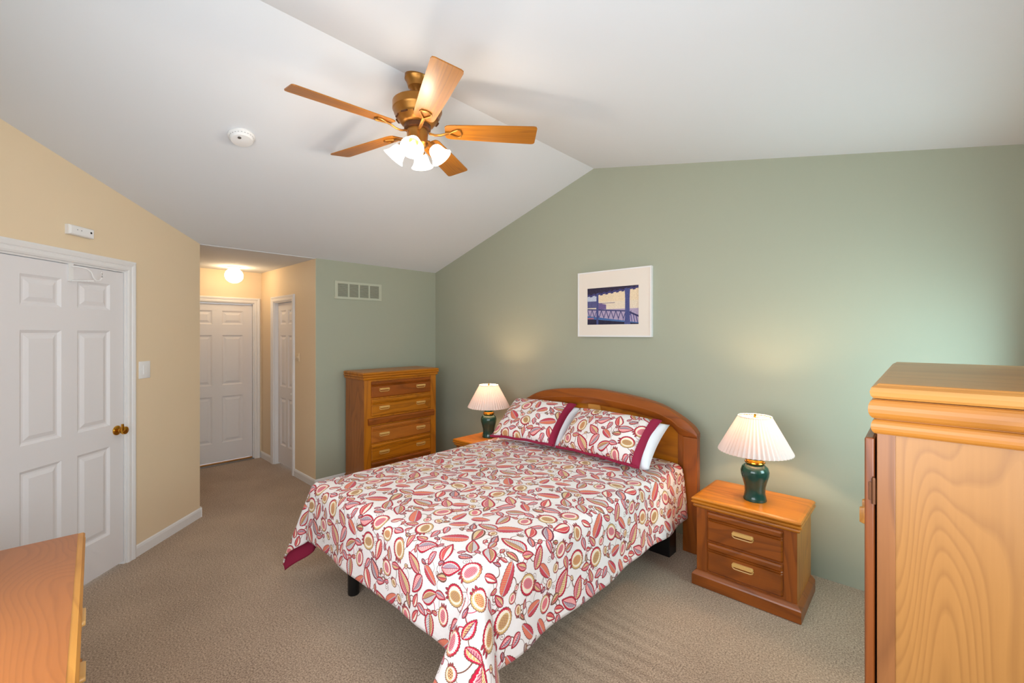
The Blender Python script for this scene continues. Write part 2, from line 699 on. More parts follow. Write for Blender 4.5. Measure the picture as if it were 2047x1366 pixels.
# ------------------------------------------------------------------ palette
M = {}
M['ceiling'] = paint('ceiling_paint', rgb(222, 224, 228), 0.9, 0.08, 260, var=0.01, spec=0.2)
M['sage'] = paint('sage_wall_paint', rgb(166, 168, 149), 0.55, 0.06, 200, var=0.015, spec=0.35)
M['yellow'] = paint('yellow_wall_paint', rgb(231, 209, 177), 0.6, 0.06, 200, var=0.015, spec=0.3)
M['trim'] = paint('white_trim_paint', rgb(232, 229, 228), 0.4, 0.03, 120, var=0.01)
M['door'] = paint('white_door_paint', rgb(230, 226, 227), 0.45, 0.12, 90, var=0.01)
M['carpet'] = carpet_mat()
M['brass'] = paint('polished_brass', rgb(205, 150, 55), 0.18, 0, metal=1.0)
M['white_plastic'] = paint('white_plastic', rgb(235, 233, 232), 0.4, 0, var=0.005)
M['dark'] = paint('dark_void', rgb(40, 36, 34), 0.7, 0)
M['black'] = paint('black_satin', rgb(22, 21, 22), 0.35, 0)
M['steel'] = paint('grey_metal', rgb(150, 150, 150), 0.35, 0, metal=0.8)
OAK_L, OAK_D = rgb(200, 121, 18), rgb(122, 63, 6)
M['oak_x'] = wood('honey_oak_wide', OAK_L, OAK_D, 'x')
M['oak_y'] = wood('honey_oak_deep', OAK_L, OAK_D, 'y', seed=2)
M['oak_z'] = wood('honey_oak_upright', OAK_L, OAK_D, 'z', seed=4)
M['oak_panel'] = wood('honey_oak_cathedral', rgb(174, 120, 62), rgb(124, 78, 36), 'z', rings=52, stretch=0.8, cross=2.7, pore=0.25, contrast=0.6, seed=5.1)
M['oak_light'] = wood('orange_door_glow', rgb(216, 150, 66), rgb(160, 96, 34), 'x', rings=8, seed=6)
M['oak_top'] = wood('oak_top_veneer', rgb(180, 108, 52), rgb(132, 72, 30), 'x', rings=46, stretch=1.2, cross=3.0, pore=0.2, contrast=0.45, seed=9)
M['cherry_x'] = wood('red_oak_wide', rgb(162, 84, 18), rgb(90, 41, 6), 'x', seed=7)
M['cherry_z'] = wood('red_oak_upright_shaded', rgb(162, 84, 18), rgb(90, 41, 6), 'z', seed=8)
M['pull'] = wood('blond_pull', rgb(232, 186, 112), rgb(196, 140, 66), 'x', rings=3, pore=0.15)
M['fan_blade'] = wood('blade_veneer', rgb(180, 110, 16), rgb(110, 58, 6), 'x', rings=10, stretch=0.7, cross=16, rough=0.45)
M['bronze'] = paint('antique_brass', rgb(165, 112, 50), 0.32, 0.03, 60, metal=0.75, var=0.12)
M['bronze_dark'] = paint('dark_bronze', rgb(104, 66, 42), 0.4, 0.03, 60, metal=0.7, var=0.1)
M['glass_lit'] = shade_mat('lit_frosted_glass', (0.95, 0.93, 0.9, 1), 3.0, (1, 0.90, 0.74, 1), 0.5)
M['bulb'] = emit('warm_bulb', (1, 0.82, 0.6, 1), 14.0)
M['globe'] = emit('lit_globe', (1, 0.74, 0.44, 1), 17.0)
M['lamp_shade'] = shade_mat('pleated_fabric', (0.66, 0.59, 0.57, 1), 0.0, trans=0.08, tcol=(0.75, 0.50, 0.36, 1))
M['glaze'] = paint('dark_green_glaze', rgb(26, 62, 54), 0.12, 0, var=0.25, spec=0.6)
M['white_linen'] = paint('white_linen', rgb(232, 232, 238), 0.85, 0.35, 9, var=0.01, spec=0.2)
M['burgundy'] = paint('burgundy_cotton', rgb(146, 38, 66), 0.85, 0.2, 14, var=0.05, spec=0.2)
M['vent_paint'] = paint('vent_paint', rgb(186, 188, 168), 0.5, 0)
M['vent_dark'] = paint('vent_duct_grey', rgb(112, 108, 98), 0.8, 0)
M['mat_board'] = paint('cream_mat_board', rgb(232, 220, 208), 0.8, 0, var=0.01)
tile = floral_tile()
M['floral'] = image_mat('floral_cotton', tile, 0.85, 0.1)
M['print'] = image_mat('porch_photograph', porch_print(), 0.4, bump=False)

# ------------------------------------------------------------------ the room
Y1 = -1.574        # hall right wall
Y2 = -2.60         # near corner of the diagonal wall
XE = -1.683        # hall end wall
XR = 5.16          # right wall
YF = -4.05         # front wall
H0 = 2.44
XRIDGE, ZR = 2.446, 3.202
SL = (ZR - H0) / XRIDGE
SR = 0.207
ZRW = ZR - SR * (XR - XRIDGE)
T = 0.12


def pieces_wall(name, polys, mat, loc, rz, lab=None):
    """wall facing local -Y, thickness behind"""
    b = MB()
    for poly in polys:
        b.prism(poly, 0, T)
    o = b.build(name, mat)
    o.location = loc
    o.rotation_euler = (0, 0, rz)
    return struct(o)


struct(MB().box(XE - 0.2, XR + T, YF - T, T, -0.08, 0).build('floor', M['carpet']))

# green headboard wall, facing -Y
pieces_wall('wall_green', [[(-T, 0), (XR + T, 0), (XR + T, ZRW - SR * T), (XRIDGE, ZR), (0, H0), (-T, H0)]], M['sage'], (0, 0, 0), 0)
# sage wall beside the hall (X = 0), local x = world Y
pieces_wall('wall_sage', [[(Y1 + 0.0, 0), (0, 0), (0, H0), (Y1 + 0.0, H0)]], M['sage'], (0, 0, 0), PI / 2)
# diagonal yellow wall: local x runs from the near end (-L) to the hall corner (0)
S0, S1, DH = 0.785, 1.600, 2.085      # opening of the door along the wall
LD = (0 - (YF - Y2)) / math.sin(PI / 4)
zt = lambda s: H0 + SL * s * math.cos(PI / 4)
pieces_wall('wall_yellow', [[(-S0, 0), (0, 0), (0, H0), (-S0, zt(S0))],
                            [(-S1, DH), (-S0, DH), (-S0, zt(S0)), (-S1, zt(S1))],
                            [(-LD, 0), (-S1, 0), (-S1, zt(S1)), (-LD, zt(LD))]], M['yellow'], (0, Y2, 0), R(135))
# hall
HD0, HD1, HDH = -2.475, -1.662, 2.03
pieces_wall('wall_hall_end', [[(Y2 - T, 0), (HD0, 0), (HD0, HDH), (Y2 - T, HDH)], [(HD1, 0), (Y1 + T, 0), (Y1 + T, HDH), (HD1, HDH)],
                              [(Y2 - T, HDH), (Y1 + T, HDH), (Y1 + T, H0), (Y2 - T, H0)]], M['yellow'], (XE, 0, 0), PI / 2)
CD0, CD1, CDH = -1.225, -0.625, 2.03
w = MB()
for poly in ([(XE, 0), (CD0, 0), (CD0, CDH), (XE, CDH)], [(CD1, 0), (-T, 0), (-T, CDH), (CD1, CDH)], [(XE, CDH), (-T, CDH), (-T, H0), (XE, H0)]):
    w.prism(poly, 0, T)
w.box(-T, -0.0005, -0.001, 0.0, 0, H0)      # painted return of the corner
o = w.build('wall_hall_right', M['yellow'])
o.location = (0, Y1, 0)
struct(o)
w = MB()
w.prism([(XE - T, 0), (-0.03, 0), (-0.03, H0), (XE - T, H0)], -T, 0)
o = w.build('wall_hall_left', M['yellow'])
o.location = (0, Y2, 0)
struct(o)


# right wall (X = XR, faces -X): local x = -Y, two windows
p_ = []
for wx0, wx1, wz0, wz1, xl, xr in ((0.36, 1.08, 0.90, 1.80, 0.0, 1.6), (2.60, 3.84, 0.90, 2.20, 1.6, -YF)):
    p_ += [[(xl, 0), (wx0, 0), (wx0, ZRW), (xl, ZRW)], [(wx1, 0), (xr, 0), (xr, ZRW), (wx1, ZRW)],
           [(wx0, 0), (wx1, 0), (wx1, wz0), (wx0, wz0)], [(wx0, wz1), (wx1, wz1), (wx1, ZRW), (wx0, ZRW)]]
pieces_wall('wall_right', p_, M['sage'], (XR, 0, 0), -PI / 2)
# front wall (Y = YF, faces +Y): local x = -X ; the roof line is a ridge
fr = lambda x: (H0 + SL * (-x)) if -x < XRIDGE else ZR - SR * (-x - XRIDGE)
b_ = [[(-XR, 0), (-4.85, 0), (-4.85, fr(-4.85)), (-XR, fr(-XR))], [(-2.65, 0), (-1.2, 0), (-1.2, fr(-1.2)), (-XRIDGE, ZR), (-2.65, fr(-2.65))],
      [(-4.85, 0), (-2.65, 0), (-2.65, 0.80), (-4.85, 0.80)], [(-4.85, 2.30), (-2.65, 2.30), (-2.65, fr(-2.65)), (-4.85, fr(-4.85))]]
pieces_wall('wall_front', b_, M['sage'], (0, YF, 0), PI)

# ceilings
b = MB()
b.prism([(-0.02, H0 - SL * 0.02), (XRIDGE, ZR), (XRIDGE, ZR + 0.1), (-0.02, H0 + 0.1)], YF - T, T)
b.prism([(XRIDGE, ZR), (XR + T, ZRW - SR * T), (XR + T, ZRW + 0.1), (XRIDGE, ZR + 0.1)], YF - T, T)
struct(b.build('ceiling', M['ceiling']))
struct(MB().box(XE - T, -0.002, Y2 - T, Y1 + T, H0 - 0.004, H0 + 0.1).build('ceiling_hall', M['ceiling']))

# baseboards
def baseboard(name, x0, x1, loc, rz):
    prof = [(0, 0), (-0.014, 0), (-0.014, 0.062), (-0.010, 0.076), (-0.004, 0.083), (0, 0.083)]
    b = MB()
    b.rings([[(x0, y, z) for y, z in prof], [(x1, y, z) for y, z in prof]])
    o = b.build(name, M['trim'])
    o.location = loc
    o.rotation_euler = (0, 0, rz)
    return struct(o)


baseboard('baseboard_sage', Y1 - 0.014, 0, (0, 0, 0), PI / 2)
baseboard('baseboard_diagonal', -S0 + 0.075, 0.0, (0, Y2, 0), R(135))
baseboard('baseboard_diagonal_near', -LD, -S1 - 0.075, (0, Y2, 0), R(135))
baseboard('baseboard_hall_right', CD1 + 0.065, 0.0, (0, Y1, 0), 0)
baseboard('baseboard_hall_corner', XE, CD0 - 0.065, (0, Y1, 0), 0)
# little return of the diagonal baseboard round the hall corner
struct(MB().box(-0.03, 0.012, Y2 - 0.004, Y2 + 0.014, 0, 0.083).build('baseboard_hall_left', M['trim']))


# doors
def casing(name, x0, x1, zt_, loc, rz, wd=0.068):
    """profiled door casing round an opening, mitred at the top"""
    prof = [(0.0, 0.0), (0.0, -0.012), (0.012, -0.017), (0.030, -0.017), (0.034, -0.013), (0.040, -0.018), (0.058, -0.022), (wd, -0.016), (wd, 0.0)]
    b = MB()
    loops = []
    for k, (sx, z) in enumerate((('l', 0), ('l', 1), ('r', 1), ('r', 0))):
        lp = []
        for o_, d in prof:
            x = x0 - o_ if sx == 'l' else x1 + o_
            zz = 0.0 if z == 0 else zt_ + o_
            lp.append((x, d, zz))
        loops.append(lp)
    b.rings(loops)
    # jamb lining
    b.box(x0, x0 + 0.012, 0.0, T, 0, zt_)
    b.box(x1 - 0.012, x1, 0.0, T, 0, zt_)
    b.box(x0 + 0.012, x1 - 0.012, 0.0, T, zt_ - 0.012, zt_)
    o = b.build(name, M['trim'])
    o.location = loc
    o.rotation_euler = (0, 0, rz)
    return struct(o)


def door_mesh(x0, x1, z0, z1, cols, y0=0.0, th=0.036):
    """moulded six-panel door leaf; front face at y0, facing -Y"""
    b = MB()
    Hh = z1 - z0
    rows = [(0.117, 0.412), (0.482, 0.800), (0.868, 0.955)]
    rows = [(z0 + a * Hh, z0 + c * Hh) for a, c in rows]
    wdt = x1 - x0
    cx = [(x0 + a * wdt, x0 + c * wdt) for a, c in cols]
    xs = sorted({x0, x1} | {v for c in cx for v in c})
    zs = sorted({z0, z1} | {v for c in rows for v in c})
    bm = b.bm
    def quad(ps):
        bm.faces.new([bm.verts.new(p) for p in ps])
    for i in range(len(xs) - 1):
        for j in range(len(zs) - 1):
            xa, xb, za, zb = xs[i], xs[i + 1], zs[j], zs[j + 1]
            if (xa, xb) in cx and (za, zb) in rows:
                lv = [(0, 0), (0.006, 0.004), (0.016, 0.010), (0.026, 0.010), (0.050, 0.002)]
                loops = [[(xa + o_, y0 + d, za + o_), (xb - o_, y0 + d, za + o_), (xb - o_, y0 + d, zb - o_), (xa + o_, y0 + d, zb - o_)] for o_, d in lv]
                b.rings(loops, cap0=False)
            else:
                quad([(xa, y0, za), (xb, y0, za), (xb, y0, zb), (xa, y0, zb)])
    for ps in ([(x0, y0, z0), (x0, y0, z1), (x0, y0 + th, z1), (x0, y0 + th, z0)], [(x1, y0, z0), (x1, y0 + th, z0), (x1, y0 + th, z1), (x1, y0, z1)],
               [(x0, y0, z1), (x1, y0, z1), (x1, y0 + th, z1), (x0, y0 + th, z1)], [(x0, y0, z0), (x0, y0 + th, z0), (x1, y0 + th, z0), (x1, y0, z0)],
               [(x0, y0 + th, z0), (x0, y0 + th, z1), (x1, y0 + th, z1), (x1, y0 + th, z0)]):
        quad(ps)
    bmesh.ops.remove_doubles(bm, verts=bm.verts[:], dist=1e-5)
    return b


SIX = [(0.135, 0.435), (0.565, 0.865)]
door1 = door_mesh(-S1 + 0.015, -S0 - 0.015, 0.02, DH - 0.016, SIX, y0=0.006).build('door_1', M['door'])
door1.location = (0, Y2, 0)
door1.rotation_euler = (0, 0, R(135))
struct(door1, 'white six-panel door with a brass knob in the yellow wall')
casing('trim_1', -S1, -S0, DH, (0, Y2, 0), R(135), 0.072)
kx, kz = -0.853, 0.962
k = MB()
k.lathe([(0.0, 0), (0.033, 0.0), (0.033, 0.006), (0.026, 0.011), (0.013, 0.014), (0.012, 0.032), (0.022, 0.038), (0.028, 0.050), (0.026, 0.062), (0.018, 0.068), (0.0, 0.069)], 28, (kx, 0.006, kz), axis='y', cap0=False, cap1=False)
k.build('door_knob', M['brass'], door1, True)
k = MB().box(kx - 0.034, kx - 0.020, -0.062, -0.050, kz + 0.0, kz + 0.050, 0.003)
k.build('thumb_lever', M['brass'], door1, True)

door2 = door_mesh(HD0 + 0.015, HD1 - 0.015, 0.035, HDH - 0.016, SIX, y0=0.03).build('door_2', M['door'])
door2.location = (XE, 0, 0)
door2.rotation_euler = (0, 0, PI / 2)
struct(door2, 'white six-panel door at the end of the hall')
casing('trim_2', HD0, HD1, HDH, (XE, 0, 0), PI / 2)
b = MB()
b.box(HD0, HD1, -0.02, 0.10, 0, 0.012, 0.004)
o = b.build('trim_3', M['steel'])
o.location, o.rotation_euler = (XE, 0, 0), (0, 0, PI / 2)
struct(o)
b = MB().box(HD0 + 0.013, HD1 - 0.013, 0.028, 0.09, 0.012, 0.026, 0.003)  # orange strip whose colour imitates warm light under the door
o = b.build('door_glow_strip', M['oak_light'])
o.location, o.rotation_euler = (XE, 0, 0), (0, 0, PI / 2)
struct(o)

door3 = door_mesh(CD0 + 0.014, CD1 - 0.014, 0.02, CDH - 0.016, [(0.13, 0.44), (0.56, 0.87)], y0=0.045).build('door_3', M['door'])
door3.location = (0, Y1, 0)
struct(door3, 'narrow white closet door on the right of the hall')
casing('trim_5', CD0, CD1, CDH, (0, Y1, 0), 0, 0.064)
k = MB()
k.lathe([(0.0, 0), (0.016, 0.0), (0.009, 0.006), (0.009, 0.016), (0.018, 0.024), (0.019, 0.034), (0.012, 0.042), (0.0, 0.043)], 20, (-0.70, 0.045, 0.92), axis='y', cap0=False, cap1=False)
k.build('door_knob', M['white_plastic'], door3, True)
k = MB().tube([(-0.70, 0.045, 1.93), (-0.70, 0.02, 1.925), (-0.70, 0.012, 1.90), (-0.70, 0.0, 1.885), (-0.70, -0.012, 1.905)], 0.004, 8)
k.build('coat_hook', M['white_plastic'], door3, True)


# windows out of frame for the daylight; the front one is added for fill
def window(name, x0, x1, z0, z1, loc, rz, cols=2):
    root = bpy.data.objects.new(name, None)
    C.objects.link(root)
    root.location, root.rotation_euler = loc, (0, 0, rz)
    struct(root)
    b = MB()
    f = 0.05
    for q in ((x0, x0 + f, z0, z1), (x1 - f, x1, z0, z1), (x0 + f, x1 - f, z0, z0 + f), (x0 + f, x1 - f, z1 - f, z1)):
        b.box(q[0], q[1], 0.005, 0.045, q[2], q[3])
    for c in range(1, cols):
        xm = lerp(x0, x1, c / cols)
        b.box(xm - 0.02, xm + 0.02, 0.01, 0.04, z0 + f, z1 - f)
    b.build('window_frame', M['trim'], root)
    b = MB()
    for q in ((x0 - 0.07, x0, z0 - 0.07, z1 + 0.07), (x1, x1 + 0.07, z0 - 0.07, z1 + 0.07), (x0, x1, z1, z1 + 0.07), (x0, x1, z0 - 0.07, z0)):
        b.box(q[0], q[1], -0.018, 0, q[2], q[3])
    b.build('window_casing', M['trim'], root)
    return root


window('window_1', 0.36, 1.08, 0.90, 1.80, (XR, 0, 0), -PI / 2, 1)
window('window_3', 2.60, 3.84, 0.90, 2.20, (XR, 0, 0), -PI / 2, 2)
window('fill_window', -4.85, -2.65, 0.80, 2.30, (0, YF, 0), PI, 3)  # added unseen window that frames the front fill light

# ------------------------------------------------------------------ small wall and ceiling fittings
# return-air vent on the sage wall
vt = thing('air_vent', 'painted return-air vent grille high on the sage wall above the tall chest', 'vent', (0, -1.085, 2.122), PI / 2)
b = MB()
vw, vh = 0.285, 0.098
fw = 0.034
for q in ((-vw, vw, -vh, -vh + 0.026), (-vw, vw, vh - 0.026, vh), (-vw, -vw + fw, -vh + 0.026, vh - 0.026), (vw - fw, vw, -vh + 0.026, vh - 0.026)):
    b.box(q[0], q[1], -0.010, 0, q[2], q[3])
bw = (2 * (vw - fw)) / 4
for k in (1, 2, 3):
    xm = -vw + fw + bw * k
    b.box(xm - 0.009, xm + 0.009, -0.010, 0, -vh + 0.026, vh - 0.026)
b.build('vent_frame', M['vent_paint'], vt)
b = MB()
for k in range(14):
    z = -vh + 0.032 + k * (2 * vh - 0.064) / 13
    for c in range(4):
        xa = -vw + fw + bw * c + (0.009 if c else 0)
        xb = -vw + fw + bw * (c + 1) - (0.009 if c < 3 else 0)
        b.prism([(-0.008, z + 0.0022), (-0.007, z + 0.0032), (-0.0006, z - 0.0018), (-0.0016, z - 0.0028)], xa, xb, axis='x')
b.build('louvre', M['vent_paint'], vt)
MB().box(-vw + 0.02, vw - 0.02, -0.0012, -0.0002, -vh + 0.015, vh - 0.015).build('backing', M['vent_dark'], vt)

# framed print
pic = thing('framed_picture', 'framed print of a seaside porch railing hanging on the green wall', 'picture', (2.662, -0.0, 1.914), 0)
pw, ph = 0.375, 0.305
b = MB()
ft = 0.012
for q in ((-pw, -pw + ft, -ph, ph), (pw - ft, pw, -ph, ph), (-pw + ft, pw - ft, -ph, -ph + ft), (-pw + ft, pw - ft, ph - ft, ph)):
    b.box(q[0], q[1], -0.032, -0.001, q[2], q[3])
b.build('picture_frame', M['trim'], pic)
iw0, iw1, ih0, ih1 = -0.272, 0.255, -0.192, 0.150
b = MB()
for q in ((-pw + ft, iw0, -ph + ft, ph - ft), (iw1, pw - ft, -ph + ft, ph - ft), (iw0, iw1, -ph + ft, ih0), (iw0, iw1, ih1, ph - ft)):
    b.box(q[0], q[1], -0.0265, -0.020, q[2], q[3])
b.build('mat_board', M['mat_board'], pic)
b = MB()
o = b.box(iw0 - 0.01, iw1 + 0.01, -0.0195, -0.004, ih0 - 0.01, ih1 + 0.01).build('print', M['print'], pic)
uvl = o.data.uv_layers.new(name='UVMap')
for lp in o.data.loops:
    v = o.data.vertices[lp.vertex_index].co
    uvl.data[lp.index].uv = ((v.x - iw0) / (iw1 - iw0), (v.z - ih0) / (ih1 - ih0))

# light switches
def switch_plate(label, loc, rz, w_, h_, mat, rocker=True, cat='light switch'):
    t = thing('light_switch', label, cat, loc, rz)
    MB().box(-w_, w_, -0.006, 0, -h_, h_, 0.002).build('wall_plate', mat, t, True)
    if rocker:
        MB().prism([(-0.0135, -0.033), (0.0135, -0.033), (0.0135, 0.033), (-0.0135, 0.033)], -0.0105, -0.006).build('rocker', mat, t)
    else:
        for s in (-1, 1):
            MB().box(s * 0.022 - 0.005, s * 0.022 + 0.005, -0.014, -0.006, -0.010, 0.012, 0.002).build('toggle', mat, t)
    return t


dpt = lambda s, z: (s * math.sin(PI / 4), Y2 - s * math.sin(PI / 4), z)
switch_plate('white rocker light switch beside the white door on the yellow wall', dpt(0.622, 1.367), R(135), 0.052, 0.064, M['white_plastic'])
switch_plate('small yellow-painted switch plate beside the narrow closet door', (-0.475, Y1, 1.368), 0, 0.045, 0.045, M['yellow'], False)

# wall alarm over the door
al = thing('wall_alarm', 'small white alarm box on the yellow wall above the door', 'alarm', dpt(1.145, 2.284), R(135))
b = MB()
aw, ah = 0.083, 0.030
loops = []
for o_, d in ((0, 0), (0, -0.022), (-0.003, -0.028), (-0.009, -0.031)):
    loops.append([(-aw - o_, d, -ah - o_), (aw + o_, d, -ah - o_), (aw + o_, d, ah + o_), (-aw - o_, d, ah + o_)])
b.rings(loops)
b.build('alarm_case', M['white_plastic'], al)
MB().lathe([(0.0, 0), (0.0065, 0), (0.0065, 0.001), (0.0, 0.001)], 14, (0.058, -0.031, 0.004), axis='y', cap0=False, cap1=False).build('speaker_hole', M['dark'], al)
for x in (-0.035, -0.008):
    MB().box(x - 0.003, x + 0.003, -0.0325, -0.031, 0.002, 0.006).build('indicator', M['steel'], al)

# over-door hanger hook
hk = thing('door_hanger', 'white over-door hook hanging on top of the panelled door', 'hook', dpt(1.19, DH - 0.016), R(135))
b = MB()
b.box(-0.016, 0.016, -0.002, 0.0055, -0.105, 0.002)
b.box(-0.016, 0.016, -0.002, 0.044, 0.002, 0.004)
b.build('hanger_strap', M['white_plastic'], hk)
b = MB()
z0 = -0.030
path = [(0.0, -0.006, -0.010), (0.012, -0.03, -0.012), (0.05, -0.05, -0.018), (0.075, -0.055, -0.035), (0.088, -0.058, -0.07), (0.105, -0.06, -0.088), (0.13, -0.062, -0.085), (0.145, -0.063, -0.062), (0.142, -0.063, -0.035), (0.135, -0.063, -0.026)]
b.tube(path, 0.0042, 8)
b.tube([(0.0, -0.006, -0.10), (0.03, -0.03, -0.098), (0.09, -0.058, -0.092)], 0.004, 8)
for k in range(6):
    xx = 0.012 + k * 0.013
    b.tube([(xx, -0.022 - k * 0.006, -0.094), (xx, -0.022 - k * 0.006, -0.100)], 0.0025, 6)
b.build('hook_arm', M['white_plastic'], hk, True)

# smoke detector on the left ceiling slope
sd = thing('smoke_detector', 'round white smoke detector on the sloping white ceiling', 'smoke detector', (1.515, -2.690, H0 + SL * 1.515), 0)
sd.rotation_euler = (0, -math.atan(SL), 0)
MB().lathe([(0.0, -0.001), (0.076, -0.001), (0.076, -0.010), (0.070, -0.014)], 40, cap0=False, cap1=True).build('mounting_plate', M['white_plastic'], sd, True)
MB().lathe([(0.068, -0.013), (0.068, -0.026), (0.060, -0.038), (0.030, -0.043), (0.0, -0.044)], 40, cap0=True, cap1=False).build('detector_cover', M['white_plastic'], sd, True)
b = MB()
for k in range(24):
    a = 2 * PI * k / 24
    b.box(-0.0006 + 0.0675, 0.0684, -0.004, 0.004, -0.0225, -0.0195)
    bmesh.ops.rotate(b.bm, verts=b.bm.verts[-8:], cent=(0, 0, 0), matrix=Matrix.Rotation(a, 3, 'Z'))
b.build('smoke_slot', M['steel'], sd)
MB().lathe([(0.0, 0), (0.010, 0), (0.010, -0.004), (0.0, -0.004)], 16, (0.030, -0.022, -0.0415), cap0=False, cap1=False).build('test_button', M['steel'], sd)

# globe ceiling light in the hall
hl = thing('ceiling_light', 'small lit white globe light on the hall ceiling', 'ceiling light', (-1.30, -1.992, H0 - 0.004), 0)
MB().lathe([(0.0, 0.0), (0.075, 0.0), (0.075, -0.012), (0.060, -0.022), (0.058, -0.030), (0.0, -0.030)], 36, cap0=False, cap1=False).build('ceiling_pan', M['white_plastic'], hl, True)
pr = []
for k in range(21):
    a = PI * (0.17 + 0.83 * k / 20)
    pr.append((0.096 * math.sin(a) if k < 20 else 0.0, -0.105 + 0.090 * math.cos(a)))
MB().lathe(pr, 36, cap0=True, cap1=False).build('glass_globe', M['globe'], hl, True)

# ------------------------------------------------------------------ ceiling fan
FX, FY = 2.484, -2.016
fan = thing('ceiling_fan', 'five-blade wooden ceiling fan with lit glass shades hanging from the ceiling ridge', 'ceiling fan', (FX, FY, 0))
MB().lathe([(0.0, 3.21), (0.074, 3.21), (0.076, 3.175), (0.070, 3.166), (0.062, 3.150), (0.056, 3.125), (0.040, 3.112), (0.030, 3.098), (0.024, 3.088), (0.0, 3.088)], 44, cap0=False, cap1=False).build('canopy', M['bronze'], fan, True)
MB().lathe([(0.014, 3.10), (0.014, 3.02)], 20).build('downrod', M['bronze_dark'], fan, True)
MB().lathe([(0.0, 3.045), (0.060, 3.045), (0.138, 3.036), (0.147, 3.028), (0.147, 2.985), (0.140, 2.976), (0.138, 2.962), (0.128, 2.950), (0.126, 2.935), (0.108, 2.918), (0.098, 2.905), (0.080, 2.898), (0.0, 2.898)], 56, cap0=False, cap1=False).build('motor_housing', M['bronze'], fan, True)
for k in range(10):
    b = MB().box(0.1195, 0.1285, -0.022, 0.022, 2.928, 2.936)
    b.xform(Matrix.Rotation(2 * PI * k / 10, 4, 'Z'))
    b.build('cooling_slot', M['bronze_dark'], fan)
MB().lathe([(0.0, 2.899), (0.078, 2.899), (0.078, 2.872), (0.060, 2.868), (0.0, 2.868)], 44, cap0=False, cap1=False, mod=lambda k, z: 1 + 0.015 * (k % 2)).build('flywheel', M['bronze_dark'], fan)
MB().lathe([(0.0, 2.869), (0.062, 2.869), (0.064, 2.855), (0.060, 2.800), (0.062, 2.785), (0.050, 2.770), (0.030, 2.752), (0.014, 2.744), (0.0, 2.742)], 40, cap0=False, cap1=False).build('switch_housing', M['bronze'], fan, True)

ZB = 2.866
BL0, BL1 = 0.165, 0.722
for k in range(5):
    ang = R(-168 + 72 * k)
    m = Matrix.Rotation(ang, 4, 'Z') @ Matrix.Translation((0, 0, ZB)) @ Matrix.Rotation(R(-13), 4, 'X')
    # blade outline, wider towards the tip, rounded corners
    up_ = [(BL0, 0.045), (BL0 + 0.012, 0.056), (BL0 + 0.035, 0.062), (0.45, 0.073), (BL1 - 0.02, 0.080), (BL1 - 0.006, 0.076), (BL1, 0.064)]
    poly = up_ + [(x, -y) for x, y in reversed(up_)]
    b = MB().prism(poly, -0.003, 0.003, axis='z')
    b.xform(m)
    bl = b.build('blade', M['fan_blade'], fan)
    # grain follows the blade: keep the mesh in its own frame
    bl.data.transform(m.inverted())
    bl.matrix_local = m
    # blade arm: bent strap ending in a D shaped loop under the blade
    b = MB()
    pth = [(0.070, 0, -0.016), (0.105, 0, -0.026), (0.140, 0, -0.024), (0.172, 0, -0.013), (0.195, 0, -0.009)]
    b.tube(pth, [0.011, 0.010, 0.010, 0.010, 0.009], 10, flat=0.55)
    loop = [(0.190, 0, -0.009), (0.215, 0.018, -0.008), (0.240, 0.032, -0.007), (0.258, 0.028, -0.007), (0.266, 0.0, -0.007), (0.258, -0.028, -0.007), (0.240, -0.032, -0.007), (0.215, -0.018, -0.008)]
    b.tube(loop, 0.0058, 8, closed=True)
    b.build('blade_arm', M['bronze'], bl, True)

SHN = []
for k in range(4):
    a = R(-47 + 90 * k)
    arm_end = Vector((0.088 * math.cos(a), 0.088 * math.sin(a), 2.775))
    d = Vector((math.cos(a) * 0.62, math.sin(a) * 0.62, -0.78)).normalized()
    b = MB()
    b.tube([(0.045 * math.cos(a), 0.045 * math.sin(a), 2.800), (0.070 * math.cos(a), 0.070 * math.sin(a), 2.797), tuple(arm_end)], 0.010, 10)
    q = d.to_track_quat('Z', 'Y').to_matrix().to_4x4()
    b2 = MB().lathe([(0.0, -0.012), (0.022, -0.012), (0.026, 0.0), (0.028, 0.022), (0.0, 0.022)], 24, cap0=False, cap1=False)
    b2.xform(Matrix.Translation(arm_end) @ q)
    me_tmp = bpy.data.meshes.new('tmp')
    b2.bm.to_mesh(me_tmp)
    b2.bm.free()
    b.bm.from_mesh(me_tmp)
    bpy.data.meshes.remove(me_tmp)
    b.build('lamp_arm', M['bronze'], fan, True)
    prof_o = [(0.026, 0.012), (0.036, 0.020), (0.043, 0.036), (0.047, 0.056), (0.053, 0.074), (0.063, 0.089), (0.068, 0.094)]
    prof_i = [(0.065, 0.093), (0.050, 0.075), (0.044, 0.056), (0.040, 0.037), (0.033, 0.024), (0.022, 0.016)]
    s = MB().lathe(prof_o + prof_i, 32, cap0=False, cap1=False)
    s.xform(Matrix.Translation(arm_end) @ q)
    so = s.build('glass_shade', M['glass_lit'], fan, True)
    bu = MB().lathe([(0.010, 0.02), (0.012, 0.04), (0.020, 0.058), (0.022, 0.070), (0.016, 0.084), (0.0, 0.090)], 18, cap0=True, cap1=False)
    bu.xform(Matrix.Translation(arm_end) @ q)
    bu.build('bulb', M['bulb'], so, True)
    p = arm_end + d * 0.13 + Vector((FX, FY, 0))
    light('fan_lamp_light', 'POINT', p, 4, (1, 0.85, 0.68), soft=0.04)

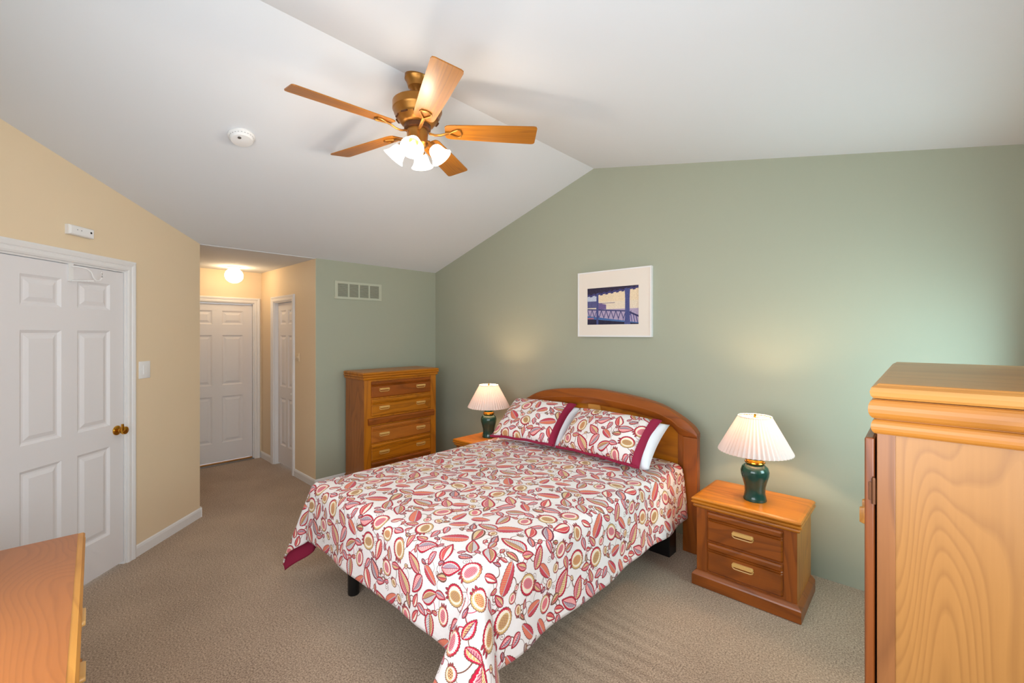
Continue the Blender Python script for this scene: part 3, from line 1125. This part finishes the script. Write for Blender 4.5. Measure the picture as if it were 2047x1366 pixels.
# ------------------------------------------------------------------ furniture helpers
def pull(parent, cx, cz, y, mat, L=0.060, vertical=False, hgt=0.019, deep=1.0):
    """blond wooden bar pull with a finger slot, front at -y"""
    b = MB()
    n = 10
    def stad(hl, r, n=10):
        pts = []
        for s in (1, -1):
            for k in range(n + 1):
                a = -PI / 2 + PI * k / n
                if s == 1:
                    pts.append((hl - r + r * math.cos(a), r * math.sin(a)))
                else:
                    pts.append((-(hl - r) - r * math.cos(a), -r * math.sin(a)))
        return pts
    outer = stad(L, hgt)
    # rounded top bar
    bar = stad(L, hgt * 0.52)
    ring = []
    taper = 0.0 if deep < 1.5 else 0.38
    for sc_, d in ((1.0, 0.0), (1.0, -0.012), (0.96, -0.017), (0.86, -0.020)):
        ring.append([(px * (1 - (1 - sc_) * 0.35) * (1 + taper * d / 0.02), y + d * deep, pz * sc_ + hgt * 0.45) for px, pz in bar])
    b.rings(ring)
    # lower lip
    loop = [(px * 0.97, y - 0.006, pz * 0.80 - hgt * 0.12) for px, pz in outer]
    b.tube(loop, 0.0042, 8, closed=True)
    if vertical:
        b.xform(Matrix.Translation((cx, 0, cz)) @ Matrix.Rotation(PI / 2, 4, 'Y'))
    else:
        b.xform(Matrix.Translation((cx, 0, cz)))
    return b.build('handle', mat, parent, True)


def drawer_front(parent, x0, x1, z0, z1, y, mat, handles, groove=True, pm=None):
    """lipped drawer front with two grooves under its upper rail"""
    h = z1 - z0
    g = z1 - 0.25 * h
    prof = [(y + 0.02, z0), (y - 0.004, z0), (y - 0.012, z0 + 0.010), (y - 0.012, g - 0.012), (y - 0.005, g - 0.008), (y - 0.012, g - 0.004), (y - 0.014, g + 0.002),
            (y - 0.006, g + 0.007), (y - 0.016, g + 0.012), (y - 0.018, z1 - 0.012), (y - 0.012, z1 - 0.003), (y - 0.004, z1), (y + 0.02, z1)]
    b = MB()
    loops = []
    for xx, ins in ((x0, 0.010), (x0 + 0.008, 0.0), (x1 - 0.008, 0.0), (x1, 0.010)):
        loops.append([(xx, min(py + ins, y + 0.02), pz) for py, pz in prof])
    b.rings(loops)
    d = b.build('drawer', mat, parent)
    lim = y - 0.012
    for hx, hz in handles:
        pull(d, hx, hz, lim, pm or M['pull'])
    return d


MOULD = lambda z, h: [(0.000, z), (0.006, z + 0.02 * h), (0.014, z + 0.10 * h), (0.018, z + 0.22 * h), (0.014, z + 0.33 * h), (0.010, z + 0.36 * h), (0.020, z + 0.40 * h),
                      (0.027, z + 0.50 * h), (0.027, z + 0.58 * h), (0.020, z + 0.66 * h), (0.016, z + 0.68 * h), (0.024, z + 0.72 * h), (0.026, z + 0.84 * h), (0.020, z + 0.94 * h),
                      (0.008, z + 0.98 * h), (0.006, z + 0.99 * h), (0.004, z + h)]


def nightstand(label, loc, wd=0.60, dp=0.425, group='matching nightstands either side of the bed'):
    t = thing('nightstand', label, 'nightstand', loc, 0, group)
    w2 = wd / 2
    x0, x1 = -w2 + 0.02, w2 - 0.02
    y0, y1 = -dp, 0.0
    MB().loft_rect(x0 - 0.018, x1 + 0.018, y0 - 0.016, y1, [(0.0, 0.0), (0.006, 0.004), (0.006, 0.070), (0.002, 0.078), (-0.010, 0.092), (-0.018, 0.098)]).build('plinth', M['cherry_x'], t)
    b = MB()
    b.box(x0, x1, y0 + 0.012, y1, 0.098, 0.510)
    cs = b.build('cabinet_body', M['oak_z'], t)
    for s in (0, 1):
        xa, xb = (x0, x0 + 0.066) if s == 0 else (x1 - 0.066, x1)
        MB().box(xa, xb, y0, y0 + 0.012, 0.098, 0.510, 0.002).build('stile', M['cherry_z'], t)
    MB().box(x0 + 0.066, x1 - 0.066, y0 + 0.004, y0 + 0.012, 0.098, 0.510).build('front_rail', M['cherry_z'], t)
    MB().loft_rect(x0, x1, y0, y1, MOULD(0.505, 0.071)).build('top', M['oak_x'], t)
    xa, xb = x0 + 0.070, x1 - 0.070
    drawer_front(t, xa, xb, 0.310, 0.495, y0, M['cherry_x'], [(0.0, 0.398)])
    drawer_front(t, xa, xb, 0.112, 0.300, y0, M['cherry_x'], [(0.0, 0.206)])
    return t


nightstand('honey oak two-drawer nightstand fully in view to the right of the bed', (3.918, -0.215, 0))
nightstand('honey oak nightstand between the bed and the tall chest, mostly hidden by the comforter', (1.473, -0.272, 0), 0.455)


def table_lamp(label, loc, on=15.0):
    t = thing('table_lamp', label, 'table lamp', loc, 0, 'pleated-shade table lamps on the nightstands')
    MB().lathe([(0.0, 0.0), (0.066, 0.0), (0.068, 0.006), (0.064, 0.020), (0.058, 0.050), (0.060, 0.085), (0.070, 0.125), (0.080, 0.160), (0.082, 0.185), (0.074, 0.210), (0.056, 0.226), (0.047, 0.232), (0.0, 0.232)], 44, cap0=False, cap1=False).build('urn_base', M['glaze'], t, True)
    MB().lathe([(0.0, 0.230), (0.049, 0.230), (0.054, 0.236), (0.060, 0.240), (0.058, 0.247), (0.050, 0.249), (0.048, 0.252), (0.054, 0.257), (0.052, 0.262), (0.0, 0.262)], 36, cap0=False, cap1=False).build('brass_collar', M['brass'], t, True)
    MB().lathe([(0.0, 0.261), (0.047, 0.261), (0.048, 0.290), (0.030, 0.302), (0.0, 0.302)], 36, cap0=False, cap1=False).build('neck', M['glaze'], t, True)
    MB().lathe([(0.0, 0.302), (0.017, 0.302), (0.017, 0.355), (0.0, 0.355)], 18, cap0=False, cap1=False).build('socket', M['brass'], t, True)
    n = 192
    ple = lambda k, z: 1.0 + 0.020 * (1 - abs((k % 4) - 2))
    zs = [0.308, 0.315, 0.39, 0.465, 0.530, 0.536]
    rr = [0.212, 0.211, 0.172, 0.132, 0.097, 0.096]
    sh = MB().lathe(list(zip(rr, zs)), n, mod=ple, cap0=False, cap1=False).build('lamp_shade', M['lamp_shade'], t)
    b = MB()
    ringpts = [(0.094 * math.cos(2 * PI * k / 24), 0.094 * math.sin(2 * PI * k / 24), 0.528) for k in range(24)]
    b.tube(ringpts, 0.002, 6, closed=True)
    for k in range(3):
        a = 2 * PI * k / 3 + 0.4
        b.tube([(0, 0, 0.528), (0.094 * math.cos(a), 0.094 * math.sin(a), 0.528)], 0.002, 6)
    for s in (-1, 1):
        b.tube([(0.018 * s, 0, 0.305), (0.055 * s, 0, 0.36), (0.055 * s, 0, 0.45), (0.012 * s, 0, 0.522), (0, 0, 0.526)], 0.002, 6)
    b.build('harp', M['brass'], t)
    MB().lathe([(0.0, 0.528), (0.005, 0.528), (0.009, 0.537), (0.006, 0.545), (0.0, 0.552)], 16, cap0=False, cap1=False).build('finial', M['brass'], t, True)
    MB().lathe([(0.012, 0.355), (0.014, 0.37), (0.028, 0.400), (0.030, 0.418), (0.022, 0.440), (0.0, 0.448)], 22, cap0=True, cap1=False).build('bulb', M['bulb'], t, True)
    light('table_lamp_light', 'POINT', (loc[0], loc[1], loc[2] + 0.455), on, (1, 0.66, 0.38), soft=0.03)
    return t


table_lamp('lit green urn lamp with pleated shade on the nightstand right of the bed', (3.935, -0.452, 0.576))
table_lamp('lit green urn lamp with pleated shade beside the tall chest', (1.462, -0.430, 0.576))


def chest():
    t = thing('chest_of_drawers', 'tall honey oak chest of drawers in the corner of the sage and green walls', 'chest of drawers', (0.06, -0.808, 0), PI / 2)
    w2, dp, ht = 0.462, 0.405, 1.23
    x0, x1, y0, y1 = -w2, w2, -dp, 0.0
    MB().loft_rect(x0 - 0.012, x1 + 0.012, y0 - 0.012, y1, [(0, 0), (0.004, 0.004), (0.004, 0.08), (-0.012, 0.098)]).build('plinth', M['cherry_x'], t)
    MB().box(x0, x1, y0 + 0.012, y1, 0.098, ht - 0.08).build('cabinet_body', wood('chest_side', rgb(176, 104, 42), rgb(112, 58, 18), 'z', rings=9, cross=7, seed=11), t)
    for xa, xb in ((x0, x0 + 0.075), (x1 - 0.075, x1)):
        MB().box(xa, xb, y0, y0 + 0.012, 0.098, ht - 0.08, 0.002).build('stile', M['oak_z'], t)
    MB().box(x0 + 0.075, x1 - 0.075, y0 + 0.006, y0 + 0.012, 0.098, ht - 0.08).build('front_rail', M['oak_z'], t)
    MB().loft_rect(x0, x1, y0, y1, MOULD(ht - 0.085, 0.085)).build('top', M['oak_x'], t)
    xa, xb = x0 + 0.082, x1 - 0.082
    rows = [(0.955, 1.130), (0.760, 0.940), (0.475, 0.655), (0.285, 0.462), (0.112, 0.272)]
    woods = [M['cherry_x'], M['oak_x'], wood('drawer_oak', rgb(190, 112, 40), rgb(120, 60, 18), 'x', seed=21), M['oak_x'], M['cherry_x']]
    for (za, zb), mt in zip(rows, woods):
        zc = za + (zb - za) * 0.46
        drawer_front(t, xa, xb, za, zb, y0, mt, [(-0.235, zc), (0.235, zc)])
    b = MB()
    b.prism([(y0 + 0.01, 0.672), (y0 - 0.018, 0.672), (y0 - 0.026, 0.684), (y0 - 0.026, 0.724), (y0 - 0.018, 0.738), (y0 + 0.01, 0.742)], x0 + 0.040, x1 - 0.040, axis='x')
    b.build('waist_rail', M['cherry_x'], t)
    return t


chest()


M['door_oak_shaded'] = wood('armoire_door_oak_shaded', rgb(132, 68, 24), rgb(78, 36, 12), 'z', seed=13)  # darkened oak: shade on the door edge is put into the colour
M['stile_oak'] = wood('armoire_stile_oak', rgb(146, 92, 50), rgb(98, 56, 30), 'z', seed=14)


def armoire():
    t = thing('armoire', 'large honey oak armoire close to the camera with one door hinge showing', 'armoire', (5.113, -1.645, 0), -PI / 2)
    # local x = -world Y ; front faces world -X
    w2, dp, ht = 0.545, 0.478, 1.520
    x0, x1, y0, y1 = -w2, w2, -dp, 0.0
    MB().loft_rect(x0 - 0.015, x1 + 0.015, y0 - 0.015, y1, [(0, 0), (0.005, 0.004), (0.005, 0.09), (-0.015, 0.11)]).build('plinth', M['oak_x'], t)
    # carcass with stiles and cathedral-grain side panels
    b = MB()
    b.box(x0 + 0.004, x1 - 0.004, y0 + 0.034, y1, 0.11, ht - 0.12)
    b.build('side_panel', M['oak_panel'], t)
    for xa, xb in ((x0, x0 + 0.03), (x1 - 0.03, x1)):
        MB().box(xa, xb, y0, y0 + 0.034, 0.11, ht - 0.12, 0.0015).build('stile', M['stile_oak'], t)
        MB().box(xa, xb, y1 - 0.034, y1, 0.11, ht - 0.12, 0.0015).build('stile', M['stile_oak'], t)
    MB().box(x0 + 0.03, x1 - 0.03, y0, y0 + 0.034, 0.11, 0.16).build('front_rail', M['oak_x'], t)
    MB().box(x0 + 0.03, x1 - 0.03, y0, y0 + 0.034, ht - 0.16, ht - 0.12).build('front_rail', M['oak_x'], t)
    # three stacked roll mouldings, each its own board
    def roll(o0, z, h, bulge):
        pr = [(o0, z)]
        for k in range(9):
            a = -PI / 2 + PI * k / 8
            pr.append((o0 + bulge * math.cos(a), z + h / 2 + h / 2 * math.sin(a) * 0.98))
        pr.append((o0, z + h))
        return pr
    pr = roll(0.001, ht - 0.122, 0.036, 0.010) + roll(0.004, ht - 0.085, 0.047, 0.012)
    MB().loft_rect(x0, x1, y0, y1, pr).build('cornice', wood('cornice_oak', rgb(184, 118, 44), rgb(126, 72, 20), 'y', rings=7, seed=15), t)
    pr = [(0.0, ht - 0.037), (0.006, ht - 0.036), (0.011, ht - 0.030), (0.013, ht - 0.020), (0.010, ht - 0.010), (0.003, ht - 0.005), (0.001, ht - 0.0045), (-0.002, ht - 0.001), (-0.004, ht)]
    MB().loft_rect(x0, x1, y0, y1, pr).build('top', wood('armoire_top', rgb(196, 138, 68), rgb(150, 94, 36), 'y', rings=8, stretch=0.7, cross=7, seed=5), t)
    # two doors
    for s in (0, 1):
        xa, xb = (x0 + 0.006, -0.003) if s == 0 else (0.003, x1 - 0.006)
        b = MB()
        za, zb = 0.165, ht - 0.135
        yb_, yf_ = y0 - 0.004, y0 - 0.024
        b.box(xa, xb, yf_, yb_, za, zb, 0.005, 3)
        d = b.build('door', M['door_oak_shaded'], t)
        b = MB()
        lv = [(0.07, yf_ + 0.001), (0.075, yf_ - 0.004), (0.085, yf_ - 0.004), (0.10, yf_ + 0.0005)]
        b.rings([[(xa + o_, d_, za + o_), (xb - o_, d_, za + o_), (xb - o_, d_, zb - o_), (xa + o_, d_, zb - o_)] for o_, d_ in lv])
        b.build('door_panel', M['oak_z'], d)
        hx = -0.045 if s == 0 else 0.045
        pull(d, hx, 1.035, yf_, M['oak_light'], 0.042, True, deep=2.4)
        hx = x0 + 0.008 if s == 0 else x1 - 0.008
        for hz in (1.255, 0.35):
            b = MB()
            b.lathe([(0.0, -0.030), (0.0045, -0.030), (0.0045, 0.030), (0.003, 0.034), (0.0, 0.036)], 12, (hx + (0.004 if s else -0.004), y0 - 0.006, hz), cap0=False, cap1=False)
            b.box(hx - 0.004, hx + 0.004, y0 - 0.016, y0 - 0.001, hz - 0.022, hz + 0.022, 0.001)
            b.build('hinge', M['bronze_dark'], d)
    return t


armoire()


def dresser():
    t = thing('dresser', 'low honey oak dresser with a figured top in front of the white door', 'dresser', (2.075, -3.445, 0), R(180 - 3.5))
    # local x = -world X, front faces local -Y (world +Y); origin at the far front corner
    x0, x1, dp, ht = -1.45, -0.02, 0.46, 0.79
    y0, y1 = 0.02, dp
    MB().loft_rect(x0 - 0.012, x1 + 0.012, y0 - 0.012, y1, [(0, 0), (0.004, 0.004), (0.004, 0.08), (-0.012, 0.098)]).build('plinth', M['cherry_x'], t)
    MB().box(x0, x1, y0 + 0.012, y1, 0.098, ht - 0.07).build('cabinet_body', M['oak_z'], t)
    for xa, xb in ((x0, x0 + 0.06), (x1 - 0.06, x1), ((x0 + x1) / 2 - 0.02, (x0 + x1) / 2 + 0.02)):
        MB().box(xa, xb, y0, y0 + 0.012, 0.098, ht - 0.07, 0.002).build('stile', M['oak_z'], t)
    MB().loft_rect(x0, x1, y0, y1, MOULD(ht - 0.072, 0.070)).build('moulding', M['oak_light'], t)
    MB().box(x0 - 0.004, x1 + 0.004, y0 - 0.004, y1, ht - 0.002, ht).build('top', M['oak_top'], t)
    xm = (x0 + x1) / 2
    for xa, xb in ((x0 + 0.065, xm - 0.025), (xm + 0.025, x1 - 0.065)):
        for za, zb in ((0.505, 0.700), (0.310, 0.495), (0.112, 0.300)):
            xc = (xa + xb) / 2
            drawer_front(t, xa, xb, za, zb, y0, M['oak_x'], [(xc, za + 0.46 * (zb - za))], pm=M['pull'])
    return t


dresser()

# ------------------------------------------------------------------ bed
BX0, BX1 = 1.80, 3.335
bed = thing('bed', 'oak bed with an arched headboard against the green wall', 'bed', (2.61, -0.20, 0))
HC = 2.61
zb = 0.0
yF, yB = -0.065, 0.0     # local y of headboard front / back
ARCH = [(0, 1.152), (0.2, 1.141), (0.4, 1.120), (0.55, 1.094), (0.65, 1.062), (0.72, 1.030), (0.80, 0.985), (0.86, 0.938), (0.892, 0.895)]


def interp(tab, x):
    x = abs(x)
    for (xa, za), (xb, zb_) in zip(tab[:-1], tab[1:]):
        if x <= xb:
            t = (x - xa) / (xb - xa)
            return lerp(za, zb_, t)
    return tab[-1][1]


def smooth_tab(tab, n=48):
    # Catmull-Rom through the table, mirrored at 0
    pts = [(-tab[1][0], tab[1][1])] + tab + [(2 * tab[-1][0] - tab[-2][0], 2 * tab[-1][1] - tab[-2][1])]
    out = []
    for i in range(1, len(pts) - 2):
        p0, p1, p2, p3 = pts[i - 1], pts[i], pts[i + 1], pts[i + 2]
        for k in range(6):
            t = k / 6
            q = [0.5 * ((2 * p1[j]) + (-p0[j] + p2[j]) * t + (2 * p0[j] - 5 * p1[j] + 4 * p2[j] - p3[j]) * t * t + (-p0[j] + 3 * p1[j] - 3 * p2[j] + p3[j]) * t ** 3) for j in (0, 1)]
            out.append(tuple(q))
    out.append(tab[-1])
    return out


AR = smooth_tab(ARCH)
INNER = [(0, 1.018), (0.2, 1.010), (0.4, 0.992), (0.58, 0.965), (0.70, 0.925), (0.755, 0.872), (0.80, 0.862), (0.892, 0.860)]
full = lambda tab: [(-x, z) for x, z in reversed(tab[1:])] + tab
# crest rail: arch with a rounded front edge; skinned in cross sections along the arch
xs = [x for x, z in full(AR)]
b = MB()
loops = []
for x, z in full(AR):
    zi = interp(INNER, x)
    q_ = min(1.0, max(0.15, (z - zi) / 0.12))
    loops.append([(x, yB, zi), (x, yF + 0.006, zi), (x, yF + 0.002, lerp(zi, z, 0.05)), (x, yF - 0.004 * q_, lerp(zi, z, 0.18)), (x, yF - 0.012 * q_, lerp(zi, z, 0.42)), (x, yF - 0.004 * q_, lerp(zi, z, 0.48)), (x, yF, lerp(zi, z, 0.90)), (x, yF + 0.008, lerp(zi, z, 0.975)), (x, yF + 0.018, z), (x, yB, z)])
b.rings(loops)
b.build('crest_rail', M['cherry_x'], bed, True, 25)
for s in (-1, 1):
    xa, xb = (-0.892, -0.785) if s < 0 else (0.785, 0.892)
    MB().box(xa, xb, yF, yB, 0.0, 0.861, 0.006).build('post', M['cherry_z'], bed)  # darker wood: the post's own brown plus painted-in shade at its foot
    xs_ = (0.745, 0.785) if s > 0 else (-0.785, -0.745)
    MB().box(xs_[0], xs_[1], yF + 0.012, yB, 0.25, 0.880).build('panel_stile', M['cherry_z'], bed)
MB().box(-0.06, 0.06, yF + 0.010, yB, 0.25, 1.02, 0.002).build('centre_stile', M['oak_light'], bed)
b = MB()
poly = [(-0.75, 0.25), (0.75, 0.25)] + [(x, interp(INNER, x) + 0.004) for x in np.linspace(0.75, -0.75, 31)]
b.prism(poly, yF + 0.028, yB - 0.008)
b.build('headboard_panel', M['oak_x'], bed)
# platform base on black legs, mattress
lx = lambda X: X - HC
b = MB().box(lx(BX0 + 0.04), lx(BX1 - 0.04), -2.10, -0.075, 0.21, 0.34, 0.01)
b.build('bed_base', M['black'], bed)
b = MB().box(lx(BX0), lx(BX1), -2.13, -0.075, 0.34, 0.63, 0.05, 4)
b.build('mattress', M['white_linen'], bed, True, 60)
for (X_, Y_) in ((2.095, -2.225 + 0.20), (2.90, -1.85)):
    MB().lathe([(0.0, 0.0), (0.033, 0.0), (0.035, 0.01), (0.035, 0.215), (0.0, 0.215)], 24, (lx(X_), Y_, 0), cap0=False, cap1=False).build('leg', M['black'], bed, True)
for X_ in (1.93, 3.21):
    MB().box(lx(X_), lx(X_) + 0.16, -0.24, -0.12, 0.0, 0.215, 0.004).build('leg', M['black'], bed)

# ------------------------------------------------------------------ comforter
TILE = 0.72
CX0, CX1, CYF, CYH = 1.795, 3.345, -2.305, -0.285
ZT = 0.655
RAD = 0.065
OVL, OVR, OVF = 0.50, 0.43, 0.385


def drop(s, beta):
    """outward offset and fall after s metres of cloth past the edge"""
    if s <= 0:
        return 0.0, 0.0
    q = RAD * (PI / 2 - beta)
    if s < q:
        return RAD * math.sin(s / RAD), RAD * (1 - math.cos(s / RAD))
    o_ = RAD * math.cos(beta)
    p_ = RAD * (1 - math.sin(beta))
    r_ = s - q
    return o_ + r_ * math.sin(beta), p_ + r_ * math.cos(beta)


def comf_point(u, v):
    a = max(0.0, CX0 - u) + max(0.0, u - CX1)
    bq = max(0.0, CYF - v)
    sx = -1 if u < CX0 else 1
    bx = min(max(u, CX0), CX1)
    by = max(v, CYF)
    wr = mnoise.noise(Vector((u * 2.3, v * 2.3, 1.3))) * 0.010 + mnoise.noise(Vector((u * 6, v * 6, 4.3))) * 0.005
    if a == 0 and bq == 0:
        e = min(u - CX0, CX1 - u, v - CYF)
        crown = 0.016 * (1 - math.exp(-max(0, e) / 0.18))
        return (u, v, ZT + crown + wr)
    s = math.hypot(a, bq)
    phi = math.atan2(bq, a)
    k = max(0.0, math.sin(2 * phi)) ** (1.2 if sx > 0 else 2.0) if (a > 0 and bq > 0) else 0.0
    s *= 1 + (0.14 if sx > 0 else 0.06) * k
    beta = R(7 if sx > 0 else 3) + R(30 if sx > 0 else 18) * k
    o_, p_ = drop(s, beta)
    hang = max(0.0, s - RAD)
    along = v if bq == 0 else (u if a == 0 else 0.0)
    fold = (0.010 * math.sin(along * 8.0 + 0.8) + 0.006 * math.sin(along * 17.0)) * min(1, hang / 0.3) if k == 0 else 0.0
    # pinch either side of the corner flap
    if a > 0 and bq > 0:
        kk = math.sin(4 * phi) ** 2 if (phi < PI / 4 * 0.9 or phi > PI / 4 * 1.1) else 0
        o_ -= (0.02 if sx > 0 else 0.05) * kk * min(1, hang / 0.35)
    o_ += fold
    z = ZT - p_ + wr * 0.5
    x = bx + sx * o_ * math.cos(phi)
    y = by - o_ * math.sin(phi)
    if sx > 0 and a > 0 and bq > 0 and phi > R(42):
        wv = math.sin(PI * (phi - R(42)) / R(48)) * min(1.0, hang / 0.5)
        x -= 0.11 * wv
        y -= 0.07 * wv
    if a > 0 and bq == 0:
        x += mnoise.noise(Vector((v * 4, z * 3, 9))) * 0.012
    if bq > 0 and a == 0:
        y += mnoise.noise(Vector((u * 4, z * 3, 19))) * 0.012
    return (x, y, max(z, 0.030))


nu, nv = 170, 170
us = np.linspace(CX0 - OVL, CX1 + OVR, nu)
vv = np.linspace(CYF - OVF, CYH, nv)
bm = bmesh.new()
grid = [[bm.verts.new(comf_point(u, v)) for u in us] for v in vv]
uvv = bm.loops.layers.uv.new('UVMap')
for j in range(nv - 1):
    for i in range(nu - 1):
        f = bm.faces.new((grid[j][i], grid[j][i + 1], grid[j + 1][i + 1], grid[j + 1][i]))
        f.smooth = True
        for lp, (jj, iii) in zip(f.loops, ((j, i), (j, i + 1), (j + 1, i + 1), (j + 1, i))):
            lp[uvv].uv = (us[iii] / TILE, vv[jj] / TILE)
bm.normal_update()
me = bpy.data.meshes.new('comforter')
bm.to_mesh(me)
bm.free()
me.materials.append(M['floral'])
me.materials.append(M['burgundy'])
comf = bpy.data.objects.new('comforter', me)
C.objects.link(comf)
tag(comf, 'white comforter printed with red leaves and vines, spread over the bed', 'comforter')
sol = comf.modifiers.new('thickness', 'SOLIDIFY')
sol.thickness = 0.012
sol.offset = -1
sol.material_offset = 1
sol.material_offset_rim = 0


# ------------------------------------------------------------------ pillows
def pillow_bm(hw, hh, th, n=26, pinch=0.10, lump=0.0, seed=0):
    bm = bmesh.new()
    uvl_ = bm.loops.layers.uv.new('UVMap')
    front, back = [], []
    for j in range(n + 1):
        rf, rb = [], []
        for i in range(n + 1):
            u, v = -1 + 2 * i / n, -1 + 2 * j / n
            t = (max(0, 1 - abs(u) ** 2.6) * max(0, 1 - abs(v) ** 2.4)) ** 0.48
            x = hw * u * (1 - pinch * (1 - abs(u)) * 0.0 - pinch * 0.55 * (1 - v * v) * abs(u) ** 3)
            y = hh * v * (1 - pinch * 0.55 * (1 - u * u) * abs(v) ** 3)
            w_ = lump * mnoise.noise(Vector((u * 2.1 + seed, v * 2.1, seed)))
            rf.append(bm.verts.new((x, y, th * t * 0.62 + w_ * t)))
            edge = i in (0, n) or j in (0, n)
            rb.append(rf[-1] if edge else bm.verts.new((x, y, -th * t * 0.38)))
        front.append(rf)
        back.append(rb)
    for j in range(n):
        for i in range(n):
            f = bm.faces.new((front[j][i], front[j][i + 1], front[j + 1][i + 1], front[j + 1][i]))
            f.smooth = True
            for lp in f.loops:
                lp[uvl_].uv = ((lp.vert.co.x + seed * 0.37) / TILE, (lp.vert.co.y + seed * 0.21) / TILE)
            try:
                g = bm.faces.new((back[j][i], back[j + 1][i], back[j + 1][i + 1], back[j][i + 1]))
                g.smooth = True
                g.material_index = 1
            except ValueError:
                pass
    return bm


def frame(BL, BR, TL):
    BL, BR, TL = Vector(BL), Vector(BR), Vector(TL)
    ux = (BR - BL).normalized()
    uy = (TL - BL)
    uy = (uy - ux * uy.dot(ux)).normalized()
    uz = ux.cross(uy)
    c = BL + ux * ((BR - BL).length / 2) + uy * ((TL - BL).length / 2)
    m = Matrix((ux, uy, uz)).transposed().to_4x4()
    m.translation = c
    return m, (BR - BL).length / 2, (TL - BL).length / 2


def add_mesh(name, bm, mats, parent=None):
    me = bpy.data.meshes.new(name)
    bm.to_mesh(me)
    bm.free()
    for m_ in mats:
        me.materials.append(m_)
    o = bpy.data.objects.new(name, me)
    C.objects.link(o)
    if parent is not None:
        o.parent = parent
    return o


def bed_pillow(BL, BR, TL, lab_case, lab_pillow, seed):
    m, hw, hh = frame(BL, BR, TL)
    # white pillow inside, sticking out at the open right end
    pb = pillow_bm(hw * 1.0, hh * 0.97, 0.15, lump=0.01, seed=seed + 3)
    po = add_mesh('pillow', pb, [M['white_linen'], M['white_linen']])
    po.matrix_world = m @ Matrix.Translation((0.058, 0.012, -0.045))
    tag(po, lab_pillow, 'pillow', 'white bed pillows')
    root = thing('pillowcase', lab_case, 'pillowcase', (0, 0, 0), 0, 'floral pillowcases')
    root.matrix_world = m
    cb = pillow_bm(hw, hh, 0.16, lump=0.014, seed=seed)
    # flatten the open end a little: keep more fullness at the right
    add_mesh('case_front', cb, [M['floral'], M['burgundy']], root)
    # burgundy hem band at the open right end
    b = MB()
    n = 26
    loops = []
    for j in range(n + 1):
        v = -1 + 2 * j / n
        t = max(0.0, 1 - abs(v) ** 2.4) ** 0.48
        tz = 0.16 * 0.62 * t * 0.50
        y = hh * v * 1.01
        xe = hw * (1 - 0.055 * (1 - v * v))
        ins = hw - 0.042
        zi = 0.16 * 0.62 * t * max(0, 1 - ((ins) / hw) ** 2.6) ** 0.48 + 0.006
        loops.append([(ins, y, zi), (lerp(ins, xe, 0.6) + 0.006, y, zi * 0.80 + 0.004), (xe + 0.012, y, zi * 0.30), (xe + 0.012, y, zi * 0.30 - 0.012), (lerp(ins, xe, 0.6), y, zi * 0.66 - 0.004), (ins, y, zi - 0.012)])
    b.rings(loops)
    b.build('hem_band', M['burgundy'], root, True, 60)
    # burgundy piping along the lower edge
    b = MB()
    pts = []
    for i in range(n + 1):
        u = -1 + 2 * i / n
        pts.append((hw * u, -hh * (1 - 0.055 * (1 - u * u)) - 0.002, 0.004 + 0.004 * math.sin(u * 9)))
    b.tube(pts, 0.011, 8)
    b.build('lower_edge', M['burgundy'], root, True)


bed_pillow((1.87, -0.80, 0.715), (2.50, -0.70, 0.715), (1.765, -0.40, 1.00), 'floral pillowcase with burgundy hem, the one beside the lamp at the tall chest',
           'white pillow showing at the open end of the pillowcase nearer the tall chest', 0.0)
bed_pillow((2.535, -0.70, 0.715), (3.285, -0.77, 0.715), (2.525, -0.40, 1.00), 'floral pillowcase with burgundy hem, the one beside the fully visible nightstand',
           'white pillow showing at the open end of the pillowcase nearer the fully visible nightstand', 2.3)
